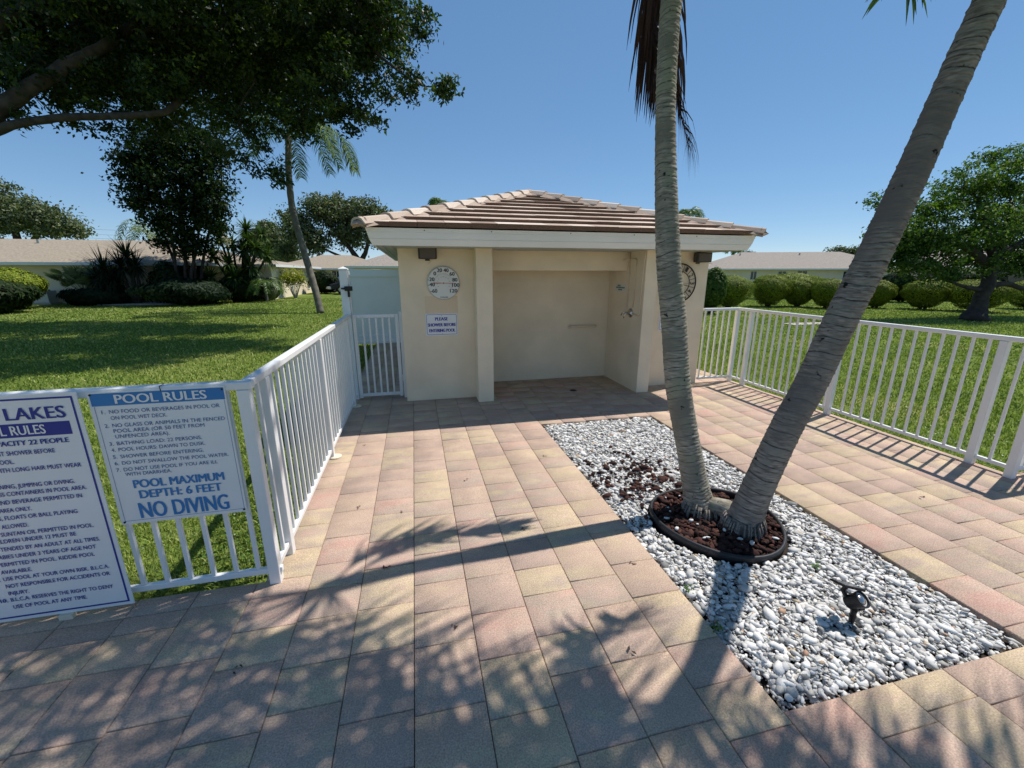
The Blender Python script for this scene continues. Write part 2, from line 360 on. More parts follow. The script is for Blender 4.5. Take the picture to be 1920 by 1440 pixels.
def ico(sub=1):
    bm = bmesh.new(); bmesh.ops.create_icosphere(bm, subdivisions=sub, radius=1); V = np.array([v.co[:] for v in bm.verts]); F = np.array([[v.index for v in f.verts] for f in bm.faces]); bm.free(); return V, F
ICO1 = ico(1); ICO2 = ico(2)
def rocks(P, S, flat, base, r):
    """P centres, S sizes -> welded arrays of irregular stones"""
    V0, F0 = base; n = len(P); k = len(V0)
    d = np.repeat(V0[None], n, 0) * (1 + .0 * S[:, None, None])
    for _ in range(3):                        # planar chops give broken-stone facets
        nn = r.normal(size=(n, 1, 3)); nn /= np.linalg.norm(nn, axis=2, keepdims=True); h = r.uniform(.45, .85, (n, 1, 1))
        s = (d * nn).sum(2, keepdims=True); d = d - nn * np.maximum(s - h, 0) * .85
    d *= np.stack([r.uniform(.85, 1.75, n), r.uniform(.6, 1.0, n), r.uniform(*flat, n)], 1)[:, None, :]
    a = r.uniform(0, 2 * pi, n); ca, sa = np.cos(a)[:, None], np.sin(a)[:, None]
    tl = r.normal(0, .35, n)[:, None]; y, z = d[:, :, 1].copy(), d[:, :, 2].copy(); d[:, :, 1] = y * np.cos(tl) - z * np.sin(tl); d[:, :, 2] = y * np.sin(tl) + z * np.cos(tl)
    x, y = d[:, :, 0].copy(), d[:, :, 1].copy(); d[:, :, 0] = x * ca - y * sa; d[:, :, 1] = x * sa + y * ca
    V = d * S[:, None, None] + P[:, None, :]
    F = F0[None] + (np.arange(n) * k)[:, None, None]
    return V.reshape(-1, 3), F.reshape(-1, 3), k
RC = np.array([2.05, 2.29]); RR = .44
def gravel():
    r = np.random.default_rng(3)
    n = 31000
    P = np.stack([r.uniform(GX0 + .012, GX1 - .012, n), r.uniform(GY0 + .012, GY1 - .012, n), r.uniform(-.042, -.004, n)], 1)
    dist = np.linalg.norm(P[:, :2] - RC, axis=1); keep = dist > RR + .03
    edge = np.minimum(np.minimum(P[:, 0] - GX0, GX1 - P[:, 0]), np.minimum(P[:, 1] - GY0, GY1 - P[:, 1]))
    keep &= r.random(n) < np.clip(.35 + edge * 9, 0, 1); P = P[keep]; edge = edge[keep]
    P[:, 2] -= np.clip(.05 - edge, 0, .05) * .35
    S = np.clip(r.lognormal(math.log(.0116), .47, len(P)), .007, .036)
    V, F, k = rocks(P, S, (.32, .62), ICO1, r)
    T = np.clip(r.beta(2.4, 1.5, len(P)) * .95, 0, .95); odd = r.random(len(P)) < .025; T[odd] = r.uniform(.95, 1, odd.sum())
    stuff(mesh_np('gravel', V, F, M['gravel'], tone=np.repeat(T, k)), 'loose white marble chips filling the long planting bed', 'gravel')
    # lava rock: dense inside the ring, strays scattered on the white chips behind it
    n = 1700; a = r.uniform(0, 2 * pi, n); q = np.sqrt(r.random(n)) * (RR - .02)
    P1 = np.stack([RC[0] + q * np.cos(a), RC[1] + q * np.sin(a), r.uniform(-.03, .025, n)], 1)
    n2 = 240; P2 = np.stack([r.normal(1.86, .26, n2), r.normal(2.95, .32, n2), r.uniform(.0, .012, n2)], 1)
    P2 = P2[(P2[:, 0] > GX0 + .02) & (P2[:, 0] < GX1 - .02) & (P2[:, 1] < 4.1) & (np.linalg.norm(P2[:, :2] - RC, axis=1) > RR + .03)]
    P = np.concatenate([P1, P2]); S = np.clip(r.lognormal(math.log(.019), .3, len(P)), .01, .038)
    V, F, k = rocks(P, S, (.55, .9), ICO1, r)
    V += r.normal(0, .0016, V.shape)
    stuff(mesh_np('lava_rock', V, F, M['lava'], tone=np.repeat(r.random(len(P)), k)), 'dark red lava rock inside the black ring and strewn behind it', 'lava rock')
    n = 26; a = r.uniform(0, 2 * pi, n); q = np.sqrt(r.random(n)) * (RR - .05)
    P = np.stack([RC[0] + q * np.cos(a), RC[1] + q * np.sin(a), np.full(n, .034)], 1)
    V, F, k = rocks(P, r.uniform(.01, .02, n), (.4, .7), ICO1, r)
    stuff(mesh_np('stray_chips', V, F, M['gravel'], tone=np.repeat(r.uniform(.4, .9, n), k)), 'few white chips lying on the lava rock in the ring', 'gravel')
gravel()
mb = MB(); pts = []
for k in range(49):
    a = 2 * pi * k / 48; rr = RR * (1 + .02 * sin(3 * a)); pts.append((RC[0] + rr * cos(a), RC[1] + rr * sin(a), .035 + .006 * sin(2 * a + 1)))
prof = [(.0, -.08), (.011, .002), (.004, .014), (-.008, .014), (-.014, .002), (-.012, -.08)]
V = []; F = []
for k in range(48):
    a = 2 * pi * k / 48; rr = RR * (1 + .02 * sin(3 * a))
    for dr, dz in prof: V.append((RC[0] + (rr + dr) * cos(a), RC[1] + (rr + dr) * sin(a), .022 + dz + .008 * sin(2 * a + 1)))
for k in range(48):
    for j in range(6): F.append((k * 6 + j, k * 6 + (j + 1) % 6, ((k + 1) % 48) * 6 + (j + 1) % 6, ((k + 1) % 48) * 6 + j))
mb.add(V, F); tag(build('edging_ring', mb, M['edging'], smooth=True), 'black rubber edging ring round the feet of the two near palms', 'garden edging')

# ------------------------------------------------------------------ grass blades
def grass():
    r = np.random.default_rng(8)
    out = []
    def scatter(x0, x1, y0, y1, n0, cut=None):
        n = int((x1 - x0) * (y1 - y0) * n0); P = np.stack([r.uniform(x0, x1, n), r.uniform(y0, y1, n)], 1)
        D = np.linalg.norm(P, axis=1); keep = r.random(n) < np.clip((3.4 / D) ** 1.8, 0, 1)
        if cut is not None: keep &= cut(P)
        out.append(np.column_stack([P[keep], D[keep]]))
    scatter(-26, -.99, 2.40, 34, 4200, lambda P: P[:, 0] > -.95 * P[:, 1])
    scatter(5.17, 44, 1.6, 40, 4000, lambda P: P[:, 0] < 3.3 * P[:, 1] + 1)
    scatter(-.98, -.955, 2.4, 6, 900)
    P = np.concatenate(out); n = len(P); D = P[:, 2]
    a = r.uniform(0, 2 * pi, n); w = .0031 * np.clip(D / 3, 1, 9); h = r.uniform(.018, .06, n) * np.where(r.random(n) < .08, 1.5, 1)
    ln = r.normal(0, .5, (n, 2)) * h[:, None]
    b = np.column_stack([P[:, :2], np.full(n, -.058)]); s = np.column_stack([np.cos(a) * w, np.sin(a) * w, np.zeros(n)])
    mid = b + np.column_stack([ln * .35, h * .6]); tip = b + np.column_stack([ln, h])
    V = np.stack([b - s, b + s, mid + s * .7, mid - s * .7, tip], 1)
    F3 = np.array([[0, 1, 2], [0, 2, 3], [3, 2, 4]])[None] + (np.arange(n) * 5)[:, None, None]
    patch = .5 + .5 * np.sin(P[:, 0] * .9 + 1.3 * np.sin(P[:, 1] * .6)) * np.cos(P[:, 1] * .7)
    T = np.clip(r.normal(.42, .2, n) + .2 * patch, 0, 1)
    stuff(mesh_np('grass', V.reshape(-1, 5 * 3).reshape(-1, 3), F3.reshape(-1, 3), M['blade'], tone=np.repeat(T, 5)), 'short green lawn grass growing up to both pool fences', 'grass')
    # low clover and weeds along the fences
    n = 5200; side = r.random(n) < .62
    X = np.where(side, 5.2 + r.exponential(.45, n), -1.0 - r.exponential(.35, n)); Y = np.where(side, r.uniform(1.8, 6.5, n), r.uniform(2.42, 4.5, n))
    C = np.column_stack([X, Y, r.uniform(-.04, .012, n)])
    cards('clover', C, r, .017, .85, M['clover'], None, updir=.8)
    o = bpy.data.objects['clover']; stuff(o, 'low leafy clover and weeds at the foot of the pool fences', 'weeds')

def cards(name, P, r, size, aspect, m, parent, updir=.35, out=None, tone=None, drop=0):
    """one folded leaf per point"""
    n = len(P); nrm = r.normal(size=(n, 3)); nrm /= np.linalg.norm(nrm, axis=1, keepdims=True)
    nrm[:, 2] += updir * 2
    if out is not None: nrm += out
    nrm /= np.linalg.norm(nrm, axis=1, keepdims=True) + 1e-6
    a = r.normal(size=(n, 3)); a[:, 2] -= drop; a -= nrm * (a * nrm).sum(1, keepdims=True); a /= np.linalg.norm(a, axis=1, keepdims=True) + 1e-6
    b = np.cross(nrm, a); L = size * r.uniform(.7, 1.25, n)[:, None]; Wd = L * aspect
    tip = P + a * L - nrm * L * .12
    V = np.stack([P, P + a * L * .45 + b * Wd * .5 + nrm * L * .06, tip, P + a * L * .45 - b * Wd * .5 + nrm * L * .06], 1)
    F = np.arange(n * 4).reshape(-1, 4)
    if tone is None: tone = np.clip(r.normal(.5, .2, n), 0, 1)
    return mesh_np(name, V.reshape(-1, 3), F, m, parent, tone=np.repeat(tone, 4))
grass()

# ------------------------------------------------------------------ pool fence
def fence_run(root, p0, p1, posts, pick0, pitch, npick, inset_post=.0375, skip=()):
    """rails and pickets from p0 to p1; posts and pickets at distances along the run"""
    p0 = Vector((*p0, 0)); p1 = Vector((*p1, 0)); u = (p1 - p0); Ln = u.length; u.normalize(); v = Vector((-u.y, u.x, 0))
    def bar(name, d0, d1, w, z0, z1, bev=.004, parent=root):
        m_ = MB(); m_.obox(p0 + u * (d0 + d1) / 2 + Vector((0, 0, (z0 + z1) / 2)), u * (d1 - d0) / 2, v * w / 2, Vector((0, 0, (z1 - z0) / 2)))
        return build(name, m_, M['white'], parent, bevel=bev)
    bar('top_rail', 0, Ln, .056, 1.172, 1.214, .006)
    ds = [-.0] + list(posts) + [Ln]
    bar('bottom_rail', 0, Ln, .030, .060, .095)
    first = None
    for k in range(npick):
        d = pick0 + k * pitch
        if d > Ln - .02 or any(abs(d - q) < .055 for q in posts): continue
        if first is None:
            m_ = MB(); m_.box(-.0108, .0108, -.0108, .0108, .0955, 1.1715); first = build('picket', m_, M['white'], root, bevel=.0025)
            o = first
        else: o = first.copy(); COL.objects.link(o); o.parent = root
        o.location = p0 + u * d; o.rotation_euler = (0, 0, math.atan2(u.y, u.x))
    pf = None
    for d in posts:
        if pf is None:
            m_ = MB(); m_.box(-.030, .030, -.030, .030, -.02, 1.171); pf = build('post', m_, M['white'], root, bevel=.005); o = pf
        else: o = pf.copy(); COL.objects.link(o); o.parent = root
        o.location = p0 + u * d; o.rotation_euler = (0, 0, math.atan2(u.y, u.x))
G = 'white pool fence runs'
f1 = thing('picket_fence', 'white picket fence run carrying the two rules signs', 'fence', (-2, 2.33, 0), G)
def off(root):      # children are built in world coordinates
    for c in root.children: c.location = Vector(c.location) - Vector(root.location)
fence_run(f1, (-4.6, 2.33), (-.845, 2.33), [.02, 1.4, 2.1, 3.713], .17 - .06, .1135, 40); off(f1)
f2 = thing('picket_fence', 'white picket fence run beside the left lawn, from signs to gate', 'fence', (-.885, 4, 0), G)
fence_run(f2, (-.885, 2.375), (-.885, 6.0), [.215, 1.685, 3.335], .0, .1175, 32)
for d in (1.685, 3.335):
    m_ = MB(); m_.lathe([(.06, 0), (.06, .012), (.045, .018)], (-.885 + .035, 2.375 + d, .001), 16); build('foot_flange', m_, M['cream'], f2)
off(f2)
f3 = thing('picket_fence', 'short white picket fence run joining the building to the right lawn fence', 'fence', (4.8, 5.8, 0), G)
fence_run(f3, (4.44, 5.80), (5.11, 5.80), [.635], .035, .112, 6); off(f3)
f4 = thing('picket_fence', 'white picket fence run beside the right lawn behind the leaning palm', 'fence', (5.08, 4, 0), G)
fence_run(f4, (5.08, 5.755), (5.08, 2.32), [.245, 1.715, 3.17], .12, .1178, 30); off(f4)
f5 = thing('picket_fence', 'white picket fence run starting at the corner post on the right edge', 'fence', (6, 2.28, 0), G)
fence_run(f5, (5.045, 2.284), (9.2, 2.284), [.0, 1.5, 3.0], .12, .117, 35); off(f5)

def gate():
    g = thing('picket_gate', 'white metal picket gate standing closed beside the shower building', 'gate', (-.55, 6.0, 0))
    Y = 6.02; off_ = Vector(g.location)
    def bar(name, x0, x1, z0, z1, d=.02, bev=.004):
        m_ = MB(); m_.box(x0 - off_.x, x1 - off_.x, Y - d - off_.y, Y + d - off_.y, z0, z1); return build(name, m_, M['white'], g, bevel=bev)
    bar('stile', -.84, -.795, .03, 1.205); bar('stile', -.285, -.24, .03, 1.205)
    bar('gate_top_rail', -.7945, -.2855, 1.16, 1.2045); bar('gate_bottom_rail', -.7945, -.2855, .05, .09)
    for k in range(5): bar('picket', -.725 + .087 * k, -.70 + .087 * k, .0905, 1.1595, .0115, .002)
    bar('wall_post', -.228, -.187, 0, 1.24, .025)
    for z in (.25, 1.0): bar('hinge', -.2395, -.2285, z, z + .09, .016)
gate()
tp = thing('privacy_gate', 'tall grey vinyl gate panel standing behind the white picket gate', 'privacy gate', (-.9, 11.2, 0))
def privacy():
    def b_(name, x0, x1, y0, y1, z0, z1, m, bev=.004):
        m_ = MB(); m_.box(x0 + .9, x1 + .9, y0 - 11.2, y1 - 11.2, z0, z1); return build(name, m_, m, tp, bevel=bev)
    b_('gate_panel', -1.55, .15, 11.19, 11.22, .06, 1.84, M['privacy'])
    for a, c in ((-1.74, -1.5505), (.1505, .3)): b_('stile', a, c, 11.165, 11.235, .06, 1.84, M['privacy'])
    b_('crossbar', -1.55, .15, 11.165, 11.189, 1.66, 1.84, M['privacy']); b_('crossbar', -1.55, .15, 11.165, 11.189, .06, .2, M['privacy'])
    b_('sunlight_strip', -1.74, .3, 11.13, 11.16, .0, .06, M['white'])  # white strip standing in for the line of sunlight below the panel
privacy()
pp = thing('gate_post', 'tall grey square vinyl post with a black latch at the picket gate', 'post', (-.905, 6.1, 0))
m_ = MB(); m_.box(-.055, .05, -.05, .05, 0, 1.79); build('shaft', m_, M['privacy_post'], pp, bevel=.006)
m_ = MB(); m_.add([(-.062, -.057, 1.7905), (.057, -.057, 1.7905), (.057, .057, 1.7905), (-.062, .057, 1.7905), (-.062, -.057, 1.806), (.057, -.057, 1.806), (.057, .057, 1.806), (-.062, .057, 1.806), (0, 0, 1.835)],
   [(0, 3, 2, 1), (0, 1, 5, 4), (1, 2, 6, 5), (2, 3, 7, 6), (3, 0, 4, 7), (4, 5, 8), (5, 6, 8), (6, 7, 8), (7, 4, 8)]); build('cap', m_, M['white'], pp)
m_ = MB(); m_.box(.053, .068, -.035, .02, .06, 1.78); build('gate_stop', m_, M['white'], pp)
m_ = MB(); m_.box(.0, .1, -.085, -.0525, 1.52, 1.58); m_.box(.035, .062, -.09, -.0525, 1.44, 1.519); m_.box(-.045, .0, -.07, -.0525, 1.54, 1.56); build('latch', m_, M['blackplastic'], pp, bevel=.004)

# ------------------------------------------------------------------ shower building
B = thing('shower_building', 'small tan stucco pool shower building with tiled hip roof', 'building', (2.1, 5.8, 0))
BO = Vector((2.1, 5.8, 0))
def bb(name, m, *boxes, bevel=0):
    m_ = MB()
    for x0, x1, y0, y1, z0, z1 in boxes: m_.box(x0 - BO.x, x1 - BO.x, y0 - BO.y, y1 - BO.y, z0, z1)
    return build(name, m_, m, B, bevel=bevel)
bb('wall', M['stucco'], (-.185, .86, 5.8, 11.1, 0, 2.2), (.86, 3.378, 6.6, 11.1, 0, 2.2), (3.378, 4.43, 5.8, 11.1, 0, 2.2), bevel=.006)
bb('side_wall', M['stucco'], (3.18, 3.376, 5.475, 6.598, 0, 2.2), bevel=.006)
bb('pillar', M['stucco'], (.79, 1.008, 5.53, 5.798, 0, 2.2), bevel=.006)
bb('header_beam', M['stucco'], (.862, 3.178, 6.0, 6.2, 1.785, 2.2), bevel=.005)
bb('ceiling_panel', M['stucco'], (.862, 3.178, 5.55, 5.998, 2.12, 2.16), (.862, 3.178, 6.202, 6.598, 2.12, 2.16))
bb('unfaded_patch', M['stucco_dark'], (.128, .567, 5.7975, 5.7995, 1.215, 1.45))
EX0, EX1, EY0, EY1 = -.486, 4.562, 5.08, 11.60
def loft(name, prof, m):
    V = []; F = []
    for ins, z in prof:
        V += [(EX0 + ins - BO.x, EY0 + ins - BO.y, z), (EX1 - ins - BO.x, EY0 + ins - BO.y, z), (EX1 - ins - BO.x, EY1 - ins - BO.y, z), (EX0 + ins - BO.x, EY1 - ins - BO.y, z)]
    for i in range(len(prof) - 1):
        for k in range(4): F.append((i * 4 + k, i * 4 + (k + 1) % 4, i * 4 + 4 + (k + 1) % 4, i * 4 + 4 + k))
    m_ = MB(); m_.add(V, F); return build(name, m_, m, B)
loft('fascia', [(.10, 2.236), (.0, 2.236), (.007, 2.2), (.013, 2.198), (.013, 2.195), (.010, 2.193), (.026, 2.128), (.034, 2.126), (.034, 2.122), (.028, 2.12), (.058, 2.052), (.085, 2.052)], M['fascia'])
loft('soffit', [(.086, 2.056), (.15, 2.056), (.152, 2.066), (.2, 2.066), (.202, 2.056), (.25, 2.056), (.252, 2.066), (.30, 2.066), (.302, 2.056), (.9, 2.056)], M['soffit'])
m_ = MB()
for x in (.15, .92, 1.9, 2.75, 3.65): m_.lathe([(.006, 0), (.006, .004)], (x - BO.x, EY0 - .001 - BO.y + .004, 2.216), 8, (0, -1, 0))
build('nail_head', m_, M['blackplastic'], B)

TE = .035; HW = (EX1 - EX0) / 2 + TE; AP = Vector(((EX0 + EX1) / 2, EY0 - TE + HW, 3.05)); AQ = Vector((AP.x, EY1 + TE - HW, 3.05))     # tile overhang past the fascia
def roof():
    r = np.random.default_rng(21); m_ = MB()
    Z0 = 2.25; E = [Vector((EX0 - TE, EY0 - TE, Z0)), Vector((EX1 + TE, EY0 - TE, Z0)), Vector((EX1 + TE, EY1 + TE, Z0)), Vector((EX0 - TE, EY1 + TE, Z0))]
    NC = 9
    for f in range(4):
        A, Bv = E[f], E[(f + 1) % 4]; u = (Bv - A); Ln = u.length; u.normalize(); sl = Vector((-u.y, u.x, 0)) * HW + Vector((0, 0, AP.z - Z0)); SL = sl.length; s = sl.normalized(); n = u.cross(s).normalized()
        if n.z < 0: n = -n
        ch = SL / NC
        for k in range(NC):
            s0, s1 = k * ch, min((k + 1) * ch + .05, SL * .995)
            off0 = -(k % 2) * .15 - r.random() * .02; x = off0
            while x < Ln:
                x1 = x + .305; t = np.clip(r.normal(.5, .22), 0, 1)
                def cl(xx, ss): h = HW * ss / SL; return min(max(xx, h), Ln - h)
                P = [(cl(x + .002, s0), s0), (cl(x1 - .002, s0), s0), (cl(x1 - .002, s1), s1), (cl(x + .002, s1), s1)]
                if P[1][0] - P[0][0] > .02:
                    j = r.normal(0, .002)
                    top = [A + u * a + s * b + n * (.052 + j if b == s0 else .010) for a, b in P]; bot = [A + u * a + s * b + n * (-.002 if b == s0 else -.012) for a, b in P]
                    e_ = s * -.0015; m_.add([p - BO + e_ for p in (top[0], top[1], bot[1], bot[0])], [(0, 1, 2, 3)], -.3 + r.normal(0, .08))  # riser face: brown tile body, darkened to paint in the shade under each course
                    if P[2][0] - P[3][0] < .01: P2 = top[:3] + bot[:3]; m_.add([p - BO for p in P2], [(0, 1, 2), (3, 5, 4), (0, 3, 4, 1), (1, 4, 5, 2), (2, 5, 3, 0)], t)
                    else: m_.add([p - BO for p in top + bot], [(0, 1, 2, 3), (7, 6, 5, 4), (0, 4, 5, 1), (1, 5, 6, 2), (2, 6, 7, 3), (3, 7, 4, 0)], t)
                x = x1
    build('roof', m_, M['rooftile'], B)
    for f in range(5):
        m_ = MB(); A = E[f] if f < 4 else AP.copy(); h = ((AP if f < 2 else AQ) + Vector((0, 0, .03)) - A); Ln = h.length; d = h.normalized(); sd = d.cross(Vector((0, 0, 1))).normalized(); up = sd.cross(d).normalized()
        if up.z < 0: up = -up
        nt = 11 if f < 4 else 4; st = (Ln - .05) / nt
        mo = MB()
        for k in range(nt):
            a0 = .04 + k * st - (.08 if k == 0 else .0); a1 = .04 + (k + 1) * st + .05; t = np.clip(r.normal(.62, .2), 0, 1)
            def ring(a, lift, w):
                c = A + d * a; return [c + sd * x * w + up * (z + lift) for x, z in ((-.115, -.012), (-.072, .046), (-.03, .060), (.03, .060), (.072, .046), (.115, -.012), (.10, -.024), (.058, .028), (0, .040), (-.058, .028), (-.10, -.024))]
            R0 = ring(a0, .030, 1.05); R1 = ring(a1, .004, .93); nn = len(R0)
            F = [(i, (i + 1) % nn, nn + (i + 1) % nn, nn + i) for i in range(nn)]
            F += [(0, 1, 9, 10)[::-1], (1, 2, 8, 9)[::-1], (2, 3, 8)[::-1], (3, 4, 7, 8)[::-1], (4, 5, 6, 7)[::-1]]
            m_.add([p - BO for p in R0 + R1], F, t)
            # mortar bedding: irregular lumps under each cap
            for sgn in (-1, 1):
                c = A + d * (a0 + st * .55) + sd * sgn * .10 + up * .012; L_ = st * .52; w_ = .04 + r.random() * .012
                mo.add([p - BO for p in (c - d * L_ + sd * sgn * w_ * .5 - up * .03, c + d * L_ + sd * sgn * w_ - up * .03, c + d * L_ - sd * sgn * .05 + up * .05, c - d * L_ - sd * sgn * .05 + up * .05, c + sd * sgn * w_ * 1.25 - up * .03)],
                       [(0, 4, 3), (4, 1, 2), (3, 4, 2)], .3)
        c = A - d * .04
        m_.add([p - BO for p in (c + sd * .11, c - sd * .11, c + up * .10 + d * .05, c + sd * .085 + up * .075 + d * .05, c - sd * .085 + up * .075 + d * .05, c - d * .05 + up * .03 + sd * .04, c - d * .05 + up * .03 - sd * .04, c + d * .05 + sd * .12, c + d * .05 - sd * .12)],
               [(0, 5, 3, 7), (5, 6, 4, 2, 3), (6, 1, 8, 4), (0, 1, 6, 5)], .15)
        build('hip_cap_row', m_, M['rooftile'], B); build('mortar', mo, M['rooftile'], B)
    m_ = MB(); c = AP - BO; m_.lathe([(.16, -.02), (.15, .045), (.10, .085), (.03, .105)], c, 10, tone=.25); build('apex_cap', m_, M['rooftile'], B)
roof()

# wall-hung things ---------------------------------------------------------------------------
def speaker(cx, yw, z0, z1, w, label):
    s = thing('wall_speaker', label, 'speaker', (cx, yw - .09, (z0 + z1) / 2), 'speakers under the eaves'); h = (z1 - z0) / 2; w2 = w / 2
    m_ = MB(); P = [(-w2, -.075), (w2, -.075), (w2, .02), (w2 * .6, .075), (-w2 * .6, .075), (-w2, .02)]
    m_.add([(x, y, -h) for x, y in P] + [(x, y, h) for x, y in P], [tuple(reversed(range(6))), tuple(range(6, 12))] + [(i, (i + 1) % 6, 6 + (i + 1) % 6, 6 + i) for i in range(6)])
    build('case', m_, M['speaker'], s, bevel=.012)
    m_ = MB(); m_.box(-w2 + .022, w2 - .022, -.0815, -.076, -h + .012, h - .012); build('grille', m_, M['grille'], s, bevel=.004)
    m_ = MB(); m_.box(-.03, .03, .076, .089, -h - .02, h + .04); m_.box(-.02, .02, -.02, .0755, h + .012, h + .03); build('bracket', m_, M['speaker'], s)
    m_ = MB(); m_.tube([(.03, .07, -h + .01), (.035, .083, -h - .03), (.01, .086, -h - .055), (.03, .086, -h - .04), (.06, .087, -h + .02), (.07, .087, h + .02)], .003, 6); build('cable', m_, M['pipe'], s, smooth=True)
speaker(.19, 5.80, 1.925, 2.068, .235, 'dark wall speaker under the eaves above the round thermometer')
speaker(4.225, 5.80, 1.905, 2.045, .25, 'dark wall speaker under the eaves above the iron clock')

def thermometer():
    t = thing('thermometer', 'round white dial thermometer on the tan wall', 'thermometer', (.385, 5.8, 1.62)); R = .218
    m_ = MB(); m_.lathe([(R, .001), (R, .022), (R - .006, .028), (R - .012, .026)], (0, 0, 0), 48, (0, -1, 0)); build('rim', m_, M['acunit'], t)
    m_ = MB(); m_.lathe([(R - .011, .0268), (R - .012, .0275)], (0, 0, 0), 48, (0, -1, 0)); build('dial', m_, M['dial'], t)
    for s, x, z in (('-60', -.6, -.46), ('-40', -.74, -.08), ('-20', -.74, .23), ('0', -.5, .57), ('20', -.21, .76), ('40', .18, .76), ('60', .54, .55), ('80', .70, .2), ('100', .74, -.12), ('120', .6, -.46)):
        w = .032 * len(s) * (.9 if s[0] == '-' else 1); m_ = MB(); text_into(m_, s, x * R - w / 2, x * R + w / 2, z * R - .023, .047, -.0300, .04); build('numeral', m_, M['blackprint'], t)
    m_ = MB()
    for k in range(37):
        a = radians(-125 + 250 * k / 36); L0, L1 = (.115, .128) if k % 4 else (.108, .13); d = Vector((sin(a), 0, cos(a))); q = Vector((cos(a), 0, -sin(a))) * .0012
        m_.poly([Vector((0, -.0295, 0)) + d * L0 - q, Vector((0, -.0295, 0)) + d * L0 + q, Vector((0, -.0295, 0)) + d * L1 + q, Vector((0, -.0295, 0)) + d * L1 - q])
    for k in range(11):
        a = radians(-120 + 24 * k); text_into(m_, str(-50 + 10 * k), sin(a) * .085 - .009, sin(a) * .085 + .009, cos(a) * .085 - .006, .011, -.0295)
    build('scale_mark', m_, M['greyprint'], t)
    m_ = MB(); text_into(m_, 'TAYLOR', -.052, .052, -.193, .017, -.0300, .04); build('lettering', m_, M['blackprint'], t)
    m_ = MB(); m_.obox((.012, -.033, -.001), (.15, 0, -.003), (0, .001, 0), (0, 0, .0022)); m_.obox((-.09, -.033, .001), (.05, 0, -.001), (0, .0011, 0), (0, 0, .004)); m_.lathe([(.009, 0), (.007, .006)], (0, -.0305, 0), 12, (0, -1, 0)); build('needle', m_, M['red'], t)
thermometer()

def small_sign(x0, z0, label):
    w, h = .436, .303
    s = thing('shower_sign', label, 'sign', (x0, 5.8, z0), 'shower signs on the wall')
    m_ = MB(); m_.box(0, w, -.007, -.001, 0, h); build('plate', m_, M['signwhite'], s, bevel=.003)
    m_ = MB(); i = .014; t = .0045; y = -.0085
    for a, b, c, d in ((i + .02, w - i - .02, i, i + t), (i + .02, w - i - .02, h - i - t, h - i), (i, i + t, i + .02, h - i - .02), (w - i - t, w - i, i + .02, h - i - .02)): m_.poly([(a, y, c), (b, y, c), (b, y, d), (a, y, d)])
    for cx, cz, a0 in ((i + .02, i + .02, pi), (w - i - .02, i + .02, 1.5 * pi), (w - i - .02, h - i - .02, 0), (i + .02, h - i - .02, .5 * pi)):
        for k in range(5):
            a, b = a0 + pi / 10 * k, a0 + pi / 10 * (k + 1)
            m_.poly([(cx + .02 * cos(a), y, cz + .02 * sin(a)), (cx + .02 * cos(b), y, cz + .02 * sin(b)), (cx + (.02 - t) * cos(b), y, cz + (.02 - t) * sin(b)), (cx + (.02 - t) * cos(a), y, cz + (.02 - t) * sin(a))])
    build('border', m_, M['purple'], s)
    for st, a, b, z in (('PLEASE', .132, .30, .207), ('SHOWER BEFORE', .030, .408, .127), ('ENTERING POOL', .047, .396, .05)): m_ = MB(); text_into(m_, st, a, b, z, .043, y, .07); build('text_line', m_, M['purple'], s)
    m_ = MB()
    for z in (.275, .026): m_.lathe([(.005, .0071), (.004, .0095)], (w / 2, 0, z), 8, (0, -1, 0))
    build('screw', m_, M['chrome'], s)
small_sign(.123, .917, 'white shower sign below the round thermometer')
small_sign(3.655, .885, 'white shower sign below the iron clock, half behind a palm trunk')

def clock():
    c = thing('wall_clock', 'dark wrought iron openwork clock half hidden behind the pale palm', 'clock', (3.925, 5.8, 1.60)); R = .285
    def ring(r, t):
        m_ = MB(); pts = [(r * cos(2 * pi * k / 48), -.03, r * sin(2 * pi * k / 48)) for k in range(49)]; m_.tube(pts, t, 8, False); return m_
    build('outer_ring', ring(R, .010), M['iron'], c, smooth=True); build('inner_ring', ring(R * .62, .006), M['iron'], c, smooth=True)
    for h in range(1, 13):
        m_ = MB(); a = radians(30 * h); w = .04 if h < 10 else .07
        def T(x, z): q = R * .81 + z; return (q * sin(a) + x * cos(a), -.030, q * cos(a) - x * sin(a))
        text_into(m_, str(h), -w / 2, w / 2, -.036, .072, 0, 0, T); o = build('numeral', m_, M['iron'], c)
        sd = o.modifiers.new('solid', 'SOLIDIFY'); sd.thickness = .006
        m_ = MB(); q = Vector((sin(a + radians(15)), 0, cos(a + radians(15)))); m_.tube([q * R * .62 + Vector((0, -.03, 0)), q * R + Vector((0, -.03, 0))], .004, 6); build('spoke', m_, M['iron'], c)
    for a, L_, t in ((radians(90), .19, .004), (radians(310), .12, .006)):
        m_ = MB(); m_.obox((sin(a) * L_ / 2, -.036, cos(a) * L_ / 2), (sin(a) * L_ / 2, 0, cos(a) * L_ / 2), (0, .0015, 0), (cos(a) * t / 2, 0, -sin(a) * t / 2)); build('hand', m_, M['greyprint'], c)
    m_ = MB(); m_.lathe([(.05, .001), (.05, .02), (.015, .038)], (0, 0, 0), 20, (0, -1, 0)); build('movement', m_, M['iron'], c)
    m_ = MB()
    for a in (0, pi / 2, pi, 1.5 * pi): q = Vector((sin(a + .26), 0, cos(a + .26))); m_.tube([q * .045 + Vector((0, -.02, 0)), q * R * .62 + Vector((0, -.03, 0))], .004, 6)
    build('stay', m_, M['iron'], c)
clock()

